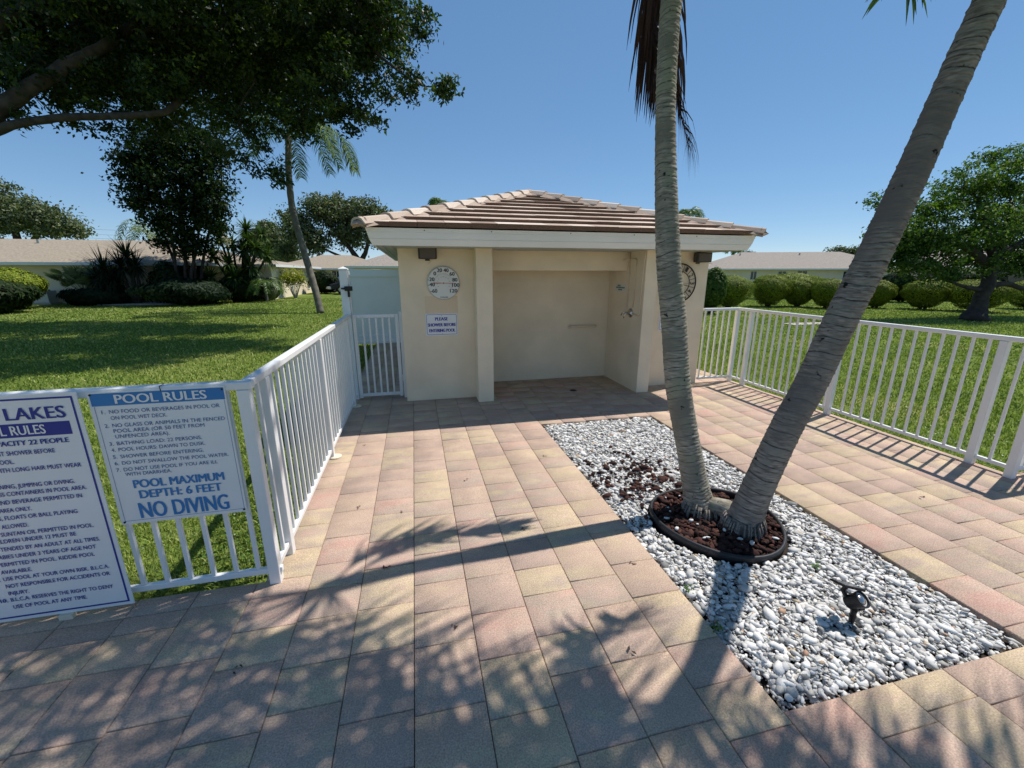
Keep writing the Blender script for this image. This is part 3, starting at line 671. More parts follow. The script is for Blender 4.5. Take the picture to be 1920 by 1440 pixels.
def shower():
    s = thing('wall_shower', 'pipes, head and mixing valve of the shower on the recess side wall', 'shower', (3.18, 5.8, 1.2)); o = Vector((3.18, 5.8, 1.2))
    def tb(name, pts, r, m):
        m_ = MB(); m_.tube([Vector(p) - o for p in pts], r, 10); return build(name, m_, m, s, smooth=True)
    x = 3.165
    tb('supply_pipe', [(x, 5.93, 2.11), (x, 5.915, 1.25)], .008, M['pipe'])
    tb('riser_pipe', [(x, 5.74, 1.25), (x, 5.725, 1.925), (x, 5.745, 1.945), (x, 5.88, 1.948), (x, 5.905, 1.947)], .008, M['pipe'])
    tb('shower_arm', [(x, 5.905, 1.947), (x - .05, 5.96, 1.945), (x - .085, 6.03, 1.925), (x - .095, 6.06, 1.905)], .008, M['pipe'])
    m_ = MB(); m_.lathe([(.010, -.05), (.013, -.02), (.03, .0), (.036, .02), (.034, .03)], Vector((x - .10, 6.075, 1.885)) - o, 20, (-.2, .45, -.8)); build('shower_head', m_, M['chrome'], s, smooth=True)
    tb('drain_pipe', [(x, 5.49, 2.11), (x, 5.50, 1.95), (x, 5.545, 1.16), (x, 5.565, 1.145), (x, 5.75, 1.165)], .009, M['pipe'])
    for z in (1.75, 1.5): m_ = MB(); m_.box(-.02, -.002, 5.905 - 5.8, 5.945 - 5.8, z - 1.2 - .012, z - 1.2 + .012); build('pipe_clip', m_, M['pipe'], s)
    m_ = MB(); m_.lathe([(.07, .001), (.07, .006), (.05, .02), (.028, .045)], Vector((3.18, 5.815, 1.165)) - o, 24, (-1, 0, 0)); build('valve_plate', m_, M['chrome'], s, smooth=True)
    m_ = MB(); m_.tube([Vector(p) - o for p in ((3.14, 5.815, 1.165), (3.105, 5.815, 1.168), (3.08, 5.82, 1.13), (3.075, 5.825, 1.09))], [.018, .014, .010, .008], 10); m_.tube([Vector(p) - o for p in ((3.13, 5.86, 1.165), (3.09, 5.9, 1.17), (3.07, 5.91, 1.12))], [.012, .01, .007], 8); build('valve_handle', m_, M['chrome'], s, smooth=True)
shower()
t = thing('instruction_tag', 'small pale notice with green print on the shower side wall', 'notice', (3.18, 6.19, 1.53))
m_ = MB(); m_.box(-.004, -.001, -.17, .17, -.056, .056); build('plate', m_, M['dial'], t)
m_ = MB(); r_ = np.random.default_rng(4)
for z, a, b in ((.03, .0, .1), (-.0, -.14, .14), (-.032, -.06, .07)):
    y = a
    while y < b: w_ = r_.uniform(.012, .03); m_.poly([(-.0055, y, z - .011), (-.0055, min(y + w_, b), z - .011), (-.0055, min(y + w_, b), z + .011), (-.0055, y, z + .011)]); y += w_ + .006
build('print', m_, M['greenprint'], t)
g = thing('grab_bar', 'tan painted grab bar on the back wall of the shower recess', 'grab bar', (2.73, 6.6, .885))
m_ = MB(); m_.tube([(-.225, -.005, 0), (-.225, -.035, 0), (-.21, -.05, 0), (.21, -.05, 0), (.225, -.035, 0), (.225, -.005, 0)], .016, 12); build('bar', m_, M['pipe'], g, smooth=True)
for x in (-.225, .225): m_ = MB(); m_.lathe([(.038, .001), (.036, .008)], (x, 0, 0), 18, (0, -1, 0)); build('flange', m_, M['pipe'], g)
d_ = MB(); d_.lathe([(.055, .0015), (.052, .004)], (2.30, 5.81, 0), 24)
for k in range(5): d_.box(2.26, 2.34, 5.775 + .017 * k, 5.781 + .017 * k, .0041, .0055)
tag(build('floor_drain', d_, M['blackplastic']), 'round black drain cover in the shower recess floor', 'drain')
hb = thing('hose_tap', 'small metal hose tap low on the right wall pillar', 'tap', (3.46, 5.8, .62))
m_ = MB(); m_.tube([(0, -.002, 0), (0, -.05, 0), (.01, -.065, -.02), (.012, -.066, -.045)], [.014, .012, .012, .011], 10); build('spout', m_, M['chrome'], hb, smooth=True)
m_ = MB(); m_.lathe([(.022, -.004), (.022, .004)], (0, -.05, .028), 12); m_.tube([(0, -.045, .0), (0, -.05, .03)], .005, 6); build('handle', m_, M['iron'], hb)

# ------------------------------------------------------------------ rules boards on the fence
def rules_board():
    s = thing('rules_sign', 'white sign headed POOL RULES in a blue band, zip-tied to the fence', 'sign', (-1.26, 2.30, .49)); o = Vector((-1.26, 2.30, .49))
    m_ = MB(); m_.box(-.2855, .2975, -.004, 0, 0, .712); build('panel', m_, M['signwhite'], s)
    def rect(m_, x0, x1, z0, z1, y=-.0052): m_.poly([(x0 - o.x, y, z0 - o.z), (x1 - o.x, y, z0 - o.z), (x1 - o.x, y, z1 - o.z), (x0 - o.x, y, z1 - o.z)])
    m_ = MB(); rect(m_, -1.535, -.968, 1.132, 1.194); build('heading_band', m_, M['cyan'], s)
    def tx(nm, mt, st, x0, x1, zb, h, b=.0): m_ = MB(); text_into(m_, st, x0 - o.x, x1 - o.x, zb - o.z, h, -.0064, b); build(nm, m_, M[mt], s)
    tx('heading', 'signwhite', 'POOL RULES', -1.436, -1.048, 1.141, .045, .045)
    m_ = MB(); xl, xr, zt, zb, t_ = -1.527, -.972, 1.130, .508, .0016
    rect(m_, xl, xl + t_, zb, zt); rect(m_, xr - t_, xr, zb, zt); rect(m_, xl, xr, zb, zb + t_); build('border_line', m_, M['cyan2'], s)
    H = .019
    for st, x0, x1, z in (('1.', -1.503, -1.487, 1.092), ('NO FOOD OR BEVERAGES IN POOL OR', -1.472, -.998, 1.092), ('ON POOL WET DECK.', -1.472, -1.235, 1.060),
            ('2.', -1.505, -1.487, 1.022), ('NO GLASS OR ANIMALS IN THE FENCED', -1.473, -.985, 1.022), ('POOL AREA (OR 50 FEET FROM', -1.474, -1.082, .993), ('UNFENCED AREA).', -1.473, -1.242, .964),
            ('3.', -1.505, -1.487, .928), ('BATHING LOAD: 22 PERSONS.', -1.474, -1.105, .928), ('4.', -1.503, -1.487, .895), ('POOL HOURS: DAWN TO DUSK.', -1.474, -1.095, .895),
            ('5.', -1.505, -1.487, .858), ('SHOWER BEFORE ENTERING.', -1.474, -1.109, .858), ('6.', -1.505, -1.487, .823), ('DO NOT SWALLOW THE POOL WATER.', -1.474, -1.0, .823),
            ('7.', -1.506, -1.487, .787), ('DO NOT USE POOL IF YOU ARE ILL', -1.474, -1.056, .787), ('WITH DIARRHEA.', -1.473, -1.270, .760)): tx('text_line', 'cyan2', st, x0, x1, z, H, 0)
    tx('depth_line', 'cyan', 'POOL MAXIMUM', -1.448, -1.041, .690, .045, .05); tx('depth_line', 'cyan', 'DEPTH: 6 FEET', -1.433, -1.061, .630, .045, .05); tx('warning_line', 'cyan', 'NO DIVING', -1.450, -1.043, .518, .088, .032)
    for x, z in ((-1.532, 1.189), (-.975, 1.184), (-.975, .503), (-1.53, .503)): m_ = MB(); m_.lathe([(.006, .004), (.004, .009)], (x - o.x, 0, z - o.z), 8, (0, -1, 0)); build('rivet', m_, M['blackplastic'], s)
    m_ = MB(); m_.tube([(.02, -.004, .70), (.02, -.008, .725), (.022, .03, .73)], .002, 6); build('zip_tie', m_, M['blackplastic'], s)
rules_board()
def lakes_board():
    s = thing('rules_sign', 'tall white sign with navy border, LAKES in its heading, leaning on the fence', 'sign', (-1.87, 2.275, .03)); o = Vector((-1.87, 2.275, .03))
    x0, x1, z0, z1 = -2.175, -1.567, .03, 1.215
    m_ = MB(); m_.box(x0 - o.x, x1 - o.x, -.004, 0, 0, z1 - z0); build('panel', m_, M['signwhite'], s)
    def rect(m_, a, b, c, d): m_.poly([(a - o.x, -.0052, c - o.z), (b - o.x, -.0052, c - o.z), (b - o.x, -.0052, d - o.z), (a - o.x, -.0052, d - o.z)])
    m_ = MB(); i = .018; w = .0085
    rect(m_, x0 + i, x1 - i, z0 + i, z0 + i + w); rect(m_, x0 + i, x1 - i, z1 - i - w, z1 - i); rect(m_, x0 + i, x0 + i + w, z0 + i + w, z1 - i - w); rect(m_, x1 - i - w, x1 - i, z0 + i + w, z1 - i - w); build('border', m_, M['navy'], s)
    m_ = MB(); rect(m_, -2.12, -1.622, 1.012, 1.078); build('heading_band', m_, M['navy'], s)
    def tx(nm, mt, st, a, b, z, h, bo=.0): m_ = MB(); text_into(m_, st, a - o.x, b - o.x, z - o.z, h, -.0064, bo); build(nm, m_, M[mt], s)
    tx('subheading', 'signwhite', 'POOL RULES', -1.998, -1.722, 1.024, .045, .03)
    tx('heading', 'navy', 'LAKES', -1.855, -1.628, 1.096, .058, .04); tx('heading', 'navy', 'A', -1.952, -1.893, 1.096, .058, .04); tx('capacity_line', 'navy', 'CAPACITY 22 PEOPLE', -1.968, -1.644, .973, .024, .05)
    L_, h = -2.075, .0215
    for n_, st, a, b, z in ((None, 'MUST SHOWER BEFORE', -1.962, -1.71, .926), (None, 'POOL.', -1.944, -1.878, .884), (None, 'WITH LONG HAIR MUST WEAR', -1.965, -1.624, .843),
            (None, 'RUNNING, JUMPING OR DIVING.', -2.012, -1.669, .760), (None, 'GLASS CONTAINERS IN POOL AREA.', -2.02, -1.63, .722), (None, 'AND BEVERAGE PERMITTED IN', -1.998, -1.657, .680),
            (None, 'AREA ONLY.', -1.995, -1.871, .638), (None, 'RAFTS, FLOATS OR BALL PLAYING', -2.066, -1.694, .598), (None, 'NOT ALLOWED.', -2.06, -1.905, .553), (None, 'NO SUNTAN OIL PERMITTED IN POOL.', -2.067, -1.646, .512),
            (None, 'CHILDREN UNDER 12 MUST BE', -2.075, -1.728, .475), (None, 'ATTENDED BY AN ADULT AT ALL TIMES.', L_, -1.637, .432), (None, 'BABIES UNDER 3 YEARS OF AGE NOT', L_, -1.662, .390),
            (None, 'PERMITTED IN POOL. KIDDIE POOL', L_, -1.677, .348), (None, 'AVAILABLE.', L_, -1.95, .306), ('9.', 'USE POOL AT YOUR OWN RISK. B.L.C.A.', L_, -1.632, .267), (None, 'NOT RESPONSIBLE FOR ACCIDENTS OR', L_, -1.637, .225),
            (None, 'INJURY.', L_, -1.991, .183), ('10.', 'B.L.C.A. RESERVES THE RIGHT TO DENY', L_, -1.639, .145), (None, 'USE OF POOL AT ANY TIME.', L_, -1.763, .102)):
        tx('text_line', 'navy', st, a, b, z, h, .018)
        if n_: tx('line_number', 'navy', n_, -2.117 if n_ == '10.' else -2.105, -2.088, z, h, .045)
    m_ = MB(); m_.box(-.03, .03, -.02, .01, -.03, -.0005); build('foot_clip', m_, M['cream'], s)
lakes_board()

# ------------------------------------------------------------------ solar spotlight
def spotlight():
    s = thing('solar_spotlight', 'black solar garden spotlight staked in the white gravel', 'garden light', (2.118, 1.335, 0))
    m_ = MB(); m_.tube([(0, 0, -.05), (0, 0, .045), (0, 0, .046), (0, 0, .085)], [.010, .019, .016, .016], 14); m_.lathe([(.022, -.012), (.022, .012)], (.0, .0, .093), 14, (1, .2, 0)); build('stake', m_, M['blackplastic'], s)
    m_ = MB(); m_.lathe([(.014, -.016), (.014, .016)], (.028, -.012, .098), 10, (1, -.1, 0)); build('tilt_knob', m_, M['blackplastic'], s)
    ax = Vector((.22, -.62, .75)).normalized(); c = Vector((-.006, .0, .148))
    m_ = MB(); m_.lathe([(.020, -.055), (.036, -.05), (.040, -.02), (.044, .028), (.047, .03), (.047, .046), (.041, .046), (.039, .033)], c, 32, ax); build('lamp_head', m_, M['blackplastic'], s, smooth=False)
    m_ = MB(); m_.lathe([(.0385, .0335), (.037, .036)], c, 32, ax); build('bezel', m_, M['acunit'], s)
    m_ = MB(); m_.lathe([(.029, .0365), (.024, .042), (.012, .046), (.002, .047)], c, 28, ax); build('lens', m_, M['chrome'], s, smooth=True)
    m_ = MB(); m_.tube([c + Vector((-.02, .045, .0)), c + Vector((-.028, .062, .03)), c + Vector((-.018, .055, .06))], .013, 10); build('panel_arm', m_, M['blackplastic'], s)
    n = Vector((.30, .25, .9)).normalized(); u = Vector((1, -.2, -.28)); u = (u - n * u.dot(n)).normalized(); v = n.cross(u); pc = c + Vector((-.012, .055, .068))
    m_ = MB(); m_.obox(pc, u * .07, v * .052, n * .007); build('solar_panel', m_, M['blackplastic'], s, bevel=.003)
    m_ = MB(); m_.obox(pc + n * .0078, u * .062, v * .045, n * .0005); build('solar_cell', m_, M['glass'], s); s.scale = (.86, .86, .86)
spotlight()

# ------------------------------------------------------------------ palms
def catmull(P, n):
    P = [np.array(p, float) for p in P]; P = [2 * P[0] - P[1]] + P + [2 * P[-1] - P[-2]]; out = []
    for i in range(1, len(P) - 2):
        for t in np.linspace(0, 1, n, endpoint=False):
            a, b, c, d = P[i - 1:i + 3]; out.append(.5 * ((2 * b) + (c - a) * t + (2 * a - 5 * b + 4 * c - d) * t * t + (3 * b - a - 3 * c + d) * t ** 3))
    out.append(P[-2]); return np.array(out)
def palm_trunk(root, path, m, seed, ring=.026, flare=1.0, seg=44, amp=.0042):
    r = np.random.default_rng(seed); C = catmull(path, 40); dl = np.r_[0, np.cumsum(np.linalg.norm(np.diff(C[:, :3], axis=0), axis=1))]
    S = np.arange(0, dl[-1], .0055); C = np.column_stack([np.interp(S, dl, C[:, k]) for k in range(4)])
    tg = np.gradient(C[:, :3], axis=0); tg /= np.linalg.norm(tg, axis=1, keepdims=True)
    ux = np.array([1., 0, 0]) - tg * tg[:, :1]; ux /= np.linalg.norm(ux, axis=1, keepdims=True); uy = np.cross(tg, ux)
    th = np.linspace(0, 2 * pi, seg, endpoint=False); n = len(S)
    ph = S[:, None] / ring + .35 * np.sin(th + 1.1 * np.sin(S[:, None] * 3)) + .16 * np.sin(3 * th + S[:, None] * 5) + .25 * np.sin(S[:, None] * 21)
    fr = ph - np.floor(ph); wgt = .55 + .45 * np.sin(np.floor(ph) * 2.3 + 1.0)
    disp = amp * (1 - fr) ** 1.5 * wgt + r.normal(0, .0007, (n, seg)) + .004 * np.sin(2 * th + S[:, None] * 2.2) * (C[:, 3:4] / .09)
    base = np.exp(-S / .10)[:, None]; disp += base * flare * (.028 + .018 * np.sin(7 * th + 2) + .012 * np.sin(12 * th))
    R = C[:, 3:4] + disp
    V = C[:, None, :3] + ux[:, None] * (R * np.cos(th))[:, :, None] + uy[:, None] * (R * np.sin(th))[:, :, None]
    i = np.arange(n - 1)[:, None] * seg; k = np.arange(seg)[None]; k2 = (k + 1) % seg
    F = np.stack([i + k, i + k2, i + seg + k2, i + seg + k], 2).reshape(-1, 4)
    rg = np.exp(-((fr - .90) / .11) ** 2) * wgt * (r.random((n, seg)) * .4 + .6)
    o = mesh_np('trunk', V.reshape(-1, 3) - np.array(root.location), F, m, root, tone=np.full(V.shape[0] * seg, .5), smooth=True, extra=rg.ravel())
    return o
def frond(name, root, rach, m, llen, nl, droop, seed, spread=1.0, width=.016, stiff=.0, stem_r=.012, bare=.16, fwd=.6):
    """rachis polyline (3 points) with a row of leaflets on each side"""
    r = np.random.default_rng(seed); C = catmull([(*p, 0) for p in rach], 14)[:, :3]; dl = np.r_[0, np.cumsum(np.linalg.norm(np.diff(C, axis=0), axis=1))]; Lt = dl[-1]
    mb_ = MB(); mb_.tube(C[::3], np.linspace(stem_r, .002, len(C[::3])), 6)
    V = list(mb_.v); F = [f for f in mb_.f]; T = [.5] * len(V)
    for k in range(nl):
        q = bare + (1 - bare) * (k + r.random() * .6) / nl; s = q * Lt
        p = np.array([np.interp(s, dl, C[:, j]) for j in range(3)]); p2 = np.array([np.interp(min(s + .05, Lt), dl, C[:, j]) for j in range(3)]); p1 = np.array([np.interp(max(s - .05, 0), dl, C[:, j]) for j in range(3)])
        t = p2 - p1; t /= np.linalg.norm(t) + 1e-9; sd = np.cross(t, [0, 0, 1.]); nsd = np.linalg.norm(sd); sd = sd / nsd if nsd > .15 else np.array([1., 0, 0]); up = np.cross(sd, t)
        env = (.45 + .55 * sin(pi * min(1, (q - bare) / (1 - bare) * .85 + .12))) * llen * r.uniform(.8, 1.1)
        for sg in (-1, 1):
            d = sd * sg * spread * r.uniform(.75, 1.2) + t * fwd * r.uniform(.7, 1.3) + up * r.normal(.15, .25); d /= np.linalg.norm(d); tn = np.clip(r.normal(.5, .2), 0, 1)
            o = len(V); P = p.copy(); dd = d.copy(); w0 = width * r.uniform(.8, 1.2); ns = 4
            for i in range(ns + 1):
                f_ = i / ns; w_ = w0 * (1 - f_) ** .7 * (.5 + .5 * min(1, f_ * 6 + .3)) + .0008
                wd = np.cross(dd, up); wd /= np.linalg.norm(wd) + 1e-9
                V.append(tuple(P + wd * w_)); V.append(tuple(P - wd * w_)); T += [tn, tn]
                P = P + dd * env / ns; dd = dd + np.array([0, 0, -droop * r.uniform(.7, 1.3)]); dd /= np.linalg.norm(dd)
            for i in range(ns): F.append((o + 2 * i, o + 2 * i + 1, o + 2 * i + 3, o + 2 * i + 2))
    me = bpy.data.meshes.new(name); off_ = Vector(root.location); me.from_pydata([Vector(v) - off_ for v in V], [], F); me.update()
    at = me.attributes.new('tone', 'FLOAT', 'POINT'); at.data.foreach_set('value', np.array(T, 'f'))
    return link(name, me, m, root)
def arc(c, az, reach, rise, drop, L0=.0):
    d = Vector((cos(radians(az)), sin(radians(az)), 0)); c = Vector(c)
    return [c + d * L0, c + d * reach * .35 + Vector((0, 0, rise)), c + d * reach * .72 + Vector((0, 0, rise * .8)), c + d * reach + Vector((0, 0, -drop))]

T1 = [(2.040, 2.415, -.03, .102), (1.965, 2.452, .25, .090), (1.918, 2.48, .46, .084), (1.872, 2.507, .664, .082), (1.807, 2.549, .98, .082), (1.764, 2.613, 1.431, .080), (1.719, 2.663, 1.793, .079), (1.698, 2.713, 2.141, .076), (1.685, 2.762, 2.479, .070), (1.681, 2.81, 2.808, .064), (1.693, 2.859, 3.13, .063), (1.717, 2.907, 3.445, .063), (1.77, 2.98, 4.0, .062), (1.80, 3.03, 4.5, .060)]
T2 = [(2.150, 2.160, -.03, 0.1097), (2.225, 2.14, .32, 0.1004), (2.347, 2.114, .769, 0.0911), (2.455, 2.097, 1.058, 0.0874), (2.563, 2.072, 1.469, 0.0846), (2.664, 2.053, 1.787, 0.0828), (2.744, 2.035, 2.086, 0.0818), (2.814, 2.018, 2.367, 0.0800), (2.871, 2.002, 2.631, 0.0763), (2.925, 1.987, 2.879, 0.0735), (2.985, 1.973, 3.115, 0.0707), (3.10, 1.95, 3.6, 0.0670), (3.19, 1.92, 4.15, 0.0632)]
p1 = thing('palm_tree', 'pale lichened palm trunk rising nearly upright before the clock, dead fronds hanging', 'palm tree', (2.04, 2.42, 0), 'near palms in the ring')
palm_trunk(p1, T1, M['trunkpale'], 1, .026, 1.25)
p2 = thing('palm_tree', 'thick grey ringed palm trunk leaning far to the right', 'palm tree', (2.15, 2.16, 0), 'near palms in the ring')
palm_trunk(p2, T2, M['trunkgrey'], 2, .030, 1.0, amp=.0055)
for pr, c, az in ((p1, (2.02, 2.40), 20), (p2, (2.16, 2.15), 200)):
    r_ = np.random.default_rng(az); m_ = MB()
    for k in range(70):
        a = r_.uniform(0, 2 * pi); R0 = .118; q = Vector((c[0] + R0 * cos(a), c[1] + R0 * sin(a), r_.uniform(.04, .13))) - Vector(pr.location)
        m_.tube([q, q + Vector((cos(a) * .022, sin(a) * .022, -.05)), q + Vector((cos(a) * .035, sin(a) * .035, -.16))], [.007, .006, .003], 5, tone=r_.random())
    build('root_skirt', m_, M['trunkgrey'], pr, smooth=True)
m_ = MB(); m_.tube([(2.02 - 2.15, 2.44 - 2.16, .0), (2.06 - 2.15, 2.37 - 2.16, .085), (2.11 - 2.15, 2.27 - 2.16, .10), (2.16 - 2.15, 2.2 - 2.16, .06)], [.05, .06, .07, .08], 12); build('root_bridge', m_, M['trunkpale'], p2, smooth=True)
c1 = (1.80, 3.03, 4.5); c2 = (3.19, 1.92, 4.15)
rf = np.random.default_rng(77)
for i in range(15):
    az = 165 + 170 * ((i * .618) % 1); re = rf.uniform(1.5, 2.5); ri = rf.uniform(.35, 1.0)
    frond('frond', p1, arc(c1, az, re, ri, .55 - ri * .3 if re > 1.9 else -.2), M['palmleaf'], .6, 32, .2, 100 + i, width=.018)
for i in range(26):
    az = 165 + 180 * ((i * .618) % 1); re = rf.uniform(1.4, 2.5); ri = rf.uniform(.35, 1.0)
    frond('frond', p2, arc(c2, az, re, ri, .55 - ri * .3 if re > 1.9 else -.2), M['palmleaf'], .6, 34, .18, 200 + i, width=.018)
frond('frond', p2, [(3.19, 1.92, 4.12), (2.95, 2.02, 4.25), (2.73, 2.16, 3.95), (2.71, 2.22, 3.3)], M['palmleaf'], .5, 60, .3, 260, width=.017)
o = frond('dead_frond', p1, [(1.78, 3.05, 4.45), (1.74, 3.16, 4.1), (1.735, 3.17, 3.6), (1.75, 3.12, 3.2)], M['deadleaf'], .72, 60, .7, 301, .13, .013, fwd=.9); o['label'] = 'dead brown frond hanging left of the trunk'
o = frond('dead_frond', p1, [(1.86, 3.08, 4.45), (1.84, 3.15, 3.9), (1.90, 3.12, 3.15), (2.03, 3.04, 2.66)], M['deadleaf'], .5, 90, .7, 302, .42, .013, fwd=1.0); o['label'] = 'dead brown frond hanging right of the trunk'
del o

# ------------------------------------------------------------------ broadleaf trees
def blob_points(blobs, per_m2, lpc, cr, r, shell=2.4):
    """leaf clusters inside ellipsoid blobs -> leaf positions, outward directions, tone"""
    Ps = []; Os = []; Ts = []
    for bx, by, bz, br in blobs:
        nc = max(4, int(per_m2 * br * br * 4)); d = r.normal(size=(nc, 3)); d /= np.linalg.norm(d, axis=1, keepdims=True)
        q = r.random(nc) ** (1 / shell); c = np.array([bx, by, bz]) + d * (q * br * (1 + r.normal(0, .12, nc)))[:, None] * np.array([1, 1, .82])
        ct = np.clip(r.normal(.5, .16, nc), 0, 1)
        p = c[:, None] + r.normal(size=(nc, lpc, 3)) * cr * r.uniform(.6, 1.3, (nc, 1, 1)) * np.array([1, 1, .6])
        Ps.append(p.reshape(-1, 3)); Os.append(np.repeat(d, lpc, 0)); Ts.append(np.clip(np.repeat(ct, lpc) + r.normal(0, .15, nc * lpc), 0, 1))
    return np.concatenate(Ps), np.concatenate(Os), np.concatenate(Ts)
def limbs(mb_, blobs, nodes, r, r0, n=7, minr=0):
    """branches grow from the skeleton out to the nearest blob, then on from blob to blob"""
    left = [b for b in blobs if b[3] >= minr]; nodes = list(nodes)
    while left:
        NA = np.array([q[:3] for q in nodes]); LA = np.array([b[:3] for b in left]); D = np.linalg.norm(LA[:, None] - NA[None], axis=2)
        i, j = np.unravel_index(np.argmin(D), D.shape); bx, by, bz, br = left.pop(i); nd = nodes[j]; a = np.array(nd[:3]); b = np.array([bx, by, bz]); L_ = D[i, j]
        rr = max(min(nd[3] * .62, r0 * (.5 + .25 * br)), .012)
        if L_ > .1:
            mid = (a + b) / 2 + r.normal(0, .07 * L_, 3); C = catmull([(*a, rr), (*mid, rr * .75), (*b, rr * .5)], 4); mb_.tube(C[:, :3], C[:, 3], n)
            nodes += [(*mid, rr * .75)]
        nodes.append((*b, rr * .55))
        for _ in range(6):
            d = r.normal(size=3); d /= np.linalg.norm(d); e = b + d * br * .85; mb_.tube([b, (b + e) / 2 + r.normal(0, .06 * br, 3), e], [rr * .4, rr * .28, rr * .1], 5)
def tree(name, label, cat, base, paths, blobs, leafm, barkm, per_m2, lpc, cr, size, aspect, seed, r0=.1, group=None, updir=.25, minr=0, shell=2.4):
    t = thing(name, label, cat, base, group); r = np.random.default_rng(seed); o = np.array(base); mb_ = MB(); nodes = []
    for p in paths:
        C = catmull(p, 6); k = 14 if p[0][3] > .08 else 8
        C[:, :3] += r.normal(0, 1, (len(C), 3)) * C[:, 3:4] * .07
        mb_.tube(C[:, :3] - o, C[:, 3], k); nodes += [tuple(c) for c in C[::2]]
    limbs(mb_, [(b[0] - o[0], b[1] - o[1], b[2] - o[2], b[3]) for b in blobs], [(n[0] - o[0], n[1] - o[1], n[2] - o[2], n[3]) for n in nodes], r, r0, minr=minr)
    build('trunk', mb_, barkm, t, smooth=True)
    P, O, T = blob_points(blobs, per_m2, lpc, cr, r, shell)
    cards('crown', P - o, r, size, aspect, leafm, t, updir, O * .5, T)
    return t
BIG = [(-8.60,14.12,7.35,1.41), (-7.93,15.26,8.18,1.69), (-5.88,14.11,7.63,1.62), (-4.38,14.37,7.91,1.76), (-2.47,13.32,7.63,1.68),
    (-1.27,13.73,8.18,1.41), (-0.01,12.90,8.15,0.88), (0.72,12.65,7.82,0.30), (-0.71,13.32,7.16,1.06), (-2.02,12.90,6.46,1.28),
    (-3.76,13.89,6.68,1.41), (-5.30,13.65,6.46,1.28), (-7.19,14.71,6.82,1.41), (-7.91,13.69,6.36,1.03), (-8.47,13.19,6.01,0.73),
    (0.14,12.35,6.26,0.48), (0.83,12.20,6.29,0.27), (1.15,12.15,6.38,0.12), (-1.44,12.94,5.92,0.69), (-0.89,12.38,5.52,0.35),
    (-2.72,13.37,5.66,0.78), (-4.17,13.44,5.46,0.66), (-4.74,13.42,4.92,0.42), (-3.51,12.69,4.44,0.46), (-3.21,12.51,4.05,0.27),
    (-6.30,14.19,5.66,0.71), (-7.47,14.45,5.62,0.54), (-7.85,13.39,5.31,0.28), (-8.52,12.96,5.13,0.24), (-8.59,14.73,9.58,1.92),
    (-6.39,14.90,10.10,2.29), (-3.53,14.88,10.50,2.40), (-0.82,14.11,9.95,1.55), (-11.18,14.92,8.09,1.92), (-11.29,14.43,6.23,1.41), (-11.69,15.57,10.07,2.31)]
BACK = [(-6.80, 12.26, 7.88, 1.20), (-4.68, 11.77, 7.88, 1.31), (-2.62, 11.55, 8.02, 1.23), (-1.34, 11.70, 8.46, 1.04), (-12.06, 19.68, 9.24, 1.97), (-9.92, 19.94, 10.05, 2.23), (-7.40, 19.31, 9.87, 2.23), (-4.86, 18.73, 9.87, 2.23), (-2.41, 17.61, 9.76, 1.79), (-0.83, 17.25, 9.76, 1.26), (-3.39, 17.36, 8.03, 1.44), (-6.06, 18.51, 8.07, 1.49), (-9.09, 19.41, 8.79, 1.67), (-11.04, 19.30, 8.72, 1.44)]
LIMBA = [(-13.9,12.9,-.1,.62), (-13.5,12.9,1.3,.55), (-12.64,12.95,2.80,0.46), (-10.50,12.80,4.05,0.32), (-8.79,12.86,5.31,0.18), (-7.58,13.19,6.35,0.135), (-6.68,13.63,7.16,0.11), (-5.93,14.04,8.13,0.08), (-5.27,14.36,9.06,0.12), (-4.56,14.82,10.21,0.07)]
LIMBB = [(-12.64,12.95,2.80,0.354), (-10.49,12.83,4.17,0.212), (-8.82,12.75,4.86,0.10), (-7.89,12.95,5.20,0.085), (-6.97,13.21,5.39,0.08), (-5.89,13.33,5.58,0.07), (-5.52,13.58,6.00,0.075), (-5.07,13.79,6.77,0.054), (-4.68,13.96,7.34,0.027)]
LIMBC = [(-12.64,12.95,2.80,0.413), (-10.37,13.63,6.01,0.244), (-8.87,13.62,7.25,0.158), (-8.44,13.85,7.66,0.149), (-8.19,14.14,8.15,0.127), (-7.37,14.35,9.21,0.077)]
LIMBD = [(-6.20,13.81,7.46,0.078), (-5.38,13.78,7.64,0.053), (-4.08,13.84,7.78,0.045), (-2.52,13.58,7.74,0.027)]
LIMBE = [(-6.30,13.80,7.33,0.078), (-5.66,13.73,7.24,0.053), (-4.78,13.84,7.19,0.041), (-3.66,13.51,6.55,0.027)]
LIMBF = [(-4.08,13.84,7.78,0.054), (-1.46,13.47,7.86,0.042), (-0.42,13.03,7.10,0.035), (0.47,12.41,6.37,0.020), (1.13,12.16,6.39,0.013)]
tree('shade_tree', 'huge dark leafy tree whose limbs overhang the left lawn', 'tree', (-13.9, 12.9, 0), [LIMBA, LIMBB, LIMBC, LIMBD, LIMBE, LIMBF], BIG + BACK + BACK, M['bigleaf'], M['barkoak'], 8.5, 52, .135, .125, .5, 31, r0=.06)
DARK = [(-14.02,30.88,8.58,1.87), (-12.44,30.81,9.64,2.18), (-15.17,30.52,7.46,1.11), (-13.20,30.24,6.93,2.02), (-11.40,29.45,6.71,1.38), (-10.78,28.99,5.53,0.92), (-14.82,30.55,5.91,1.32), (-15.73,30.81,8.05,0.74), (-16.18,30.51,6.57,0.43), (-12.82,29.84,5.00,1.57), (-14.08,29.96,4.39,1.01), (-11.15,29.84,8.35,1.38), (-11.47,29.41,4.54,0.94), (-15.35,30.12,5.82,0.55), (-13.3,29.9,3.5,.95), (-12.2,29.6,3.3,.8), (-14.4,30,3.4,.7)]
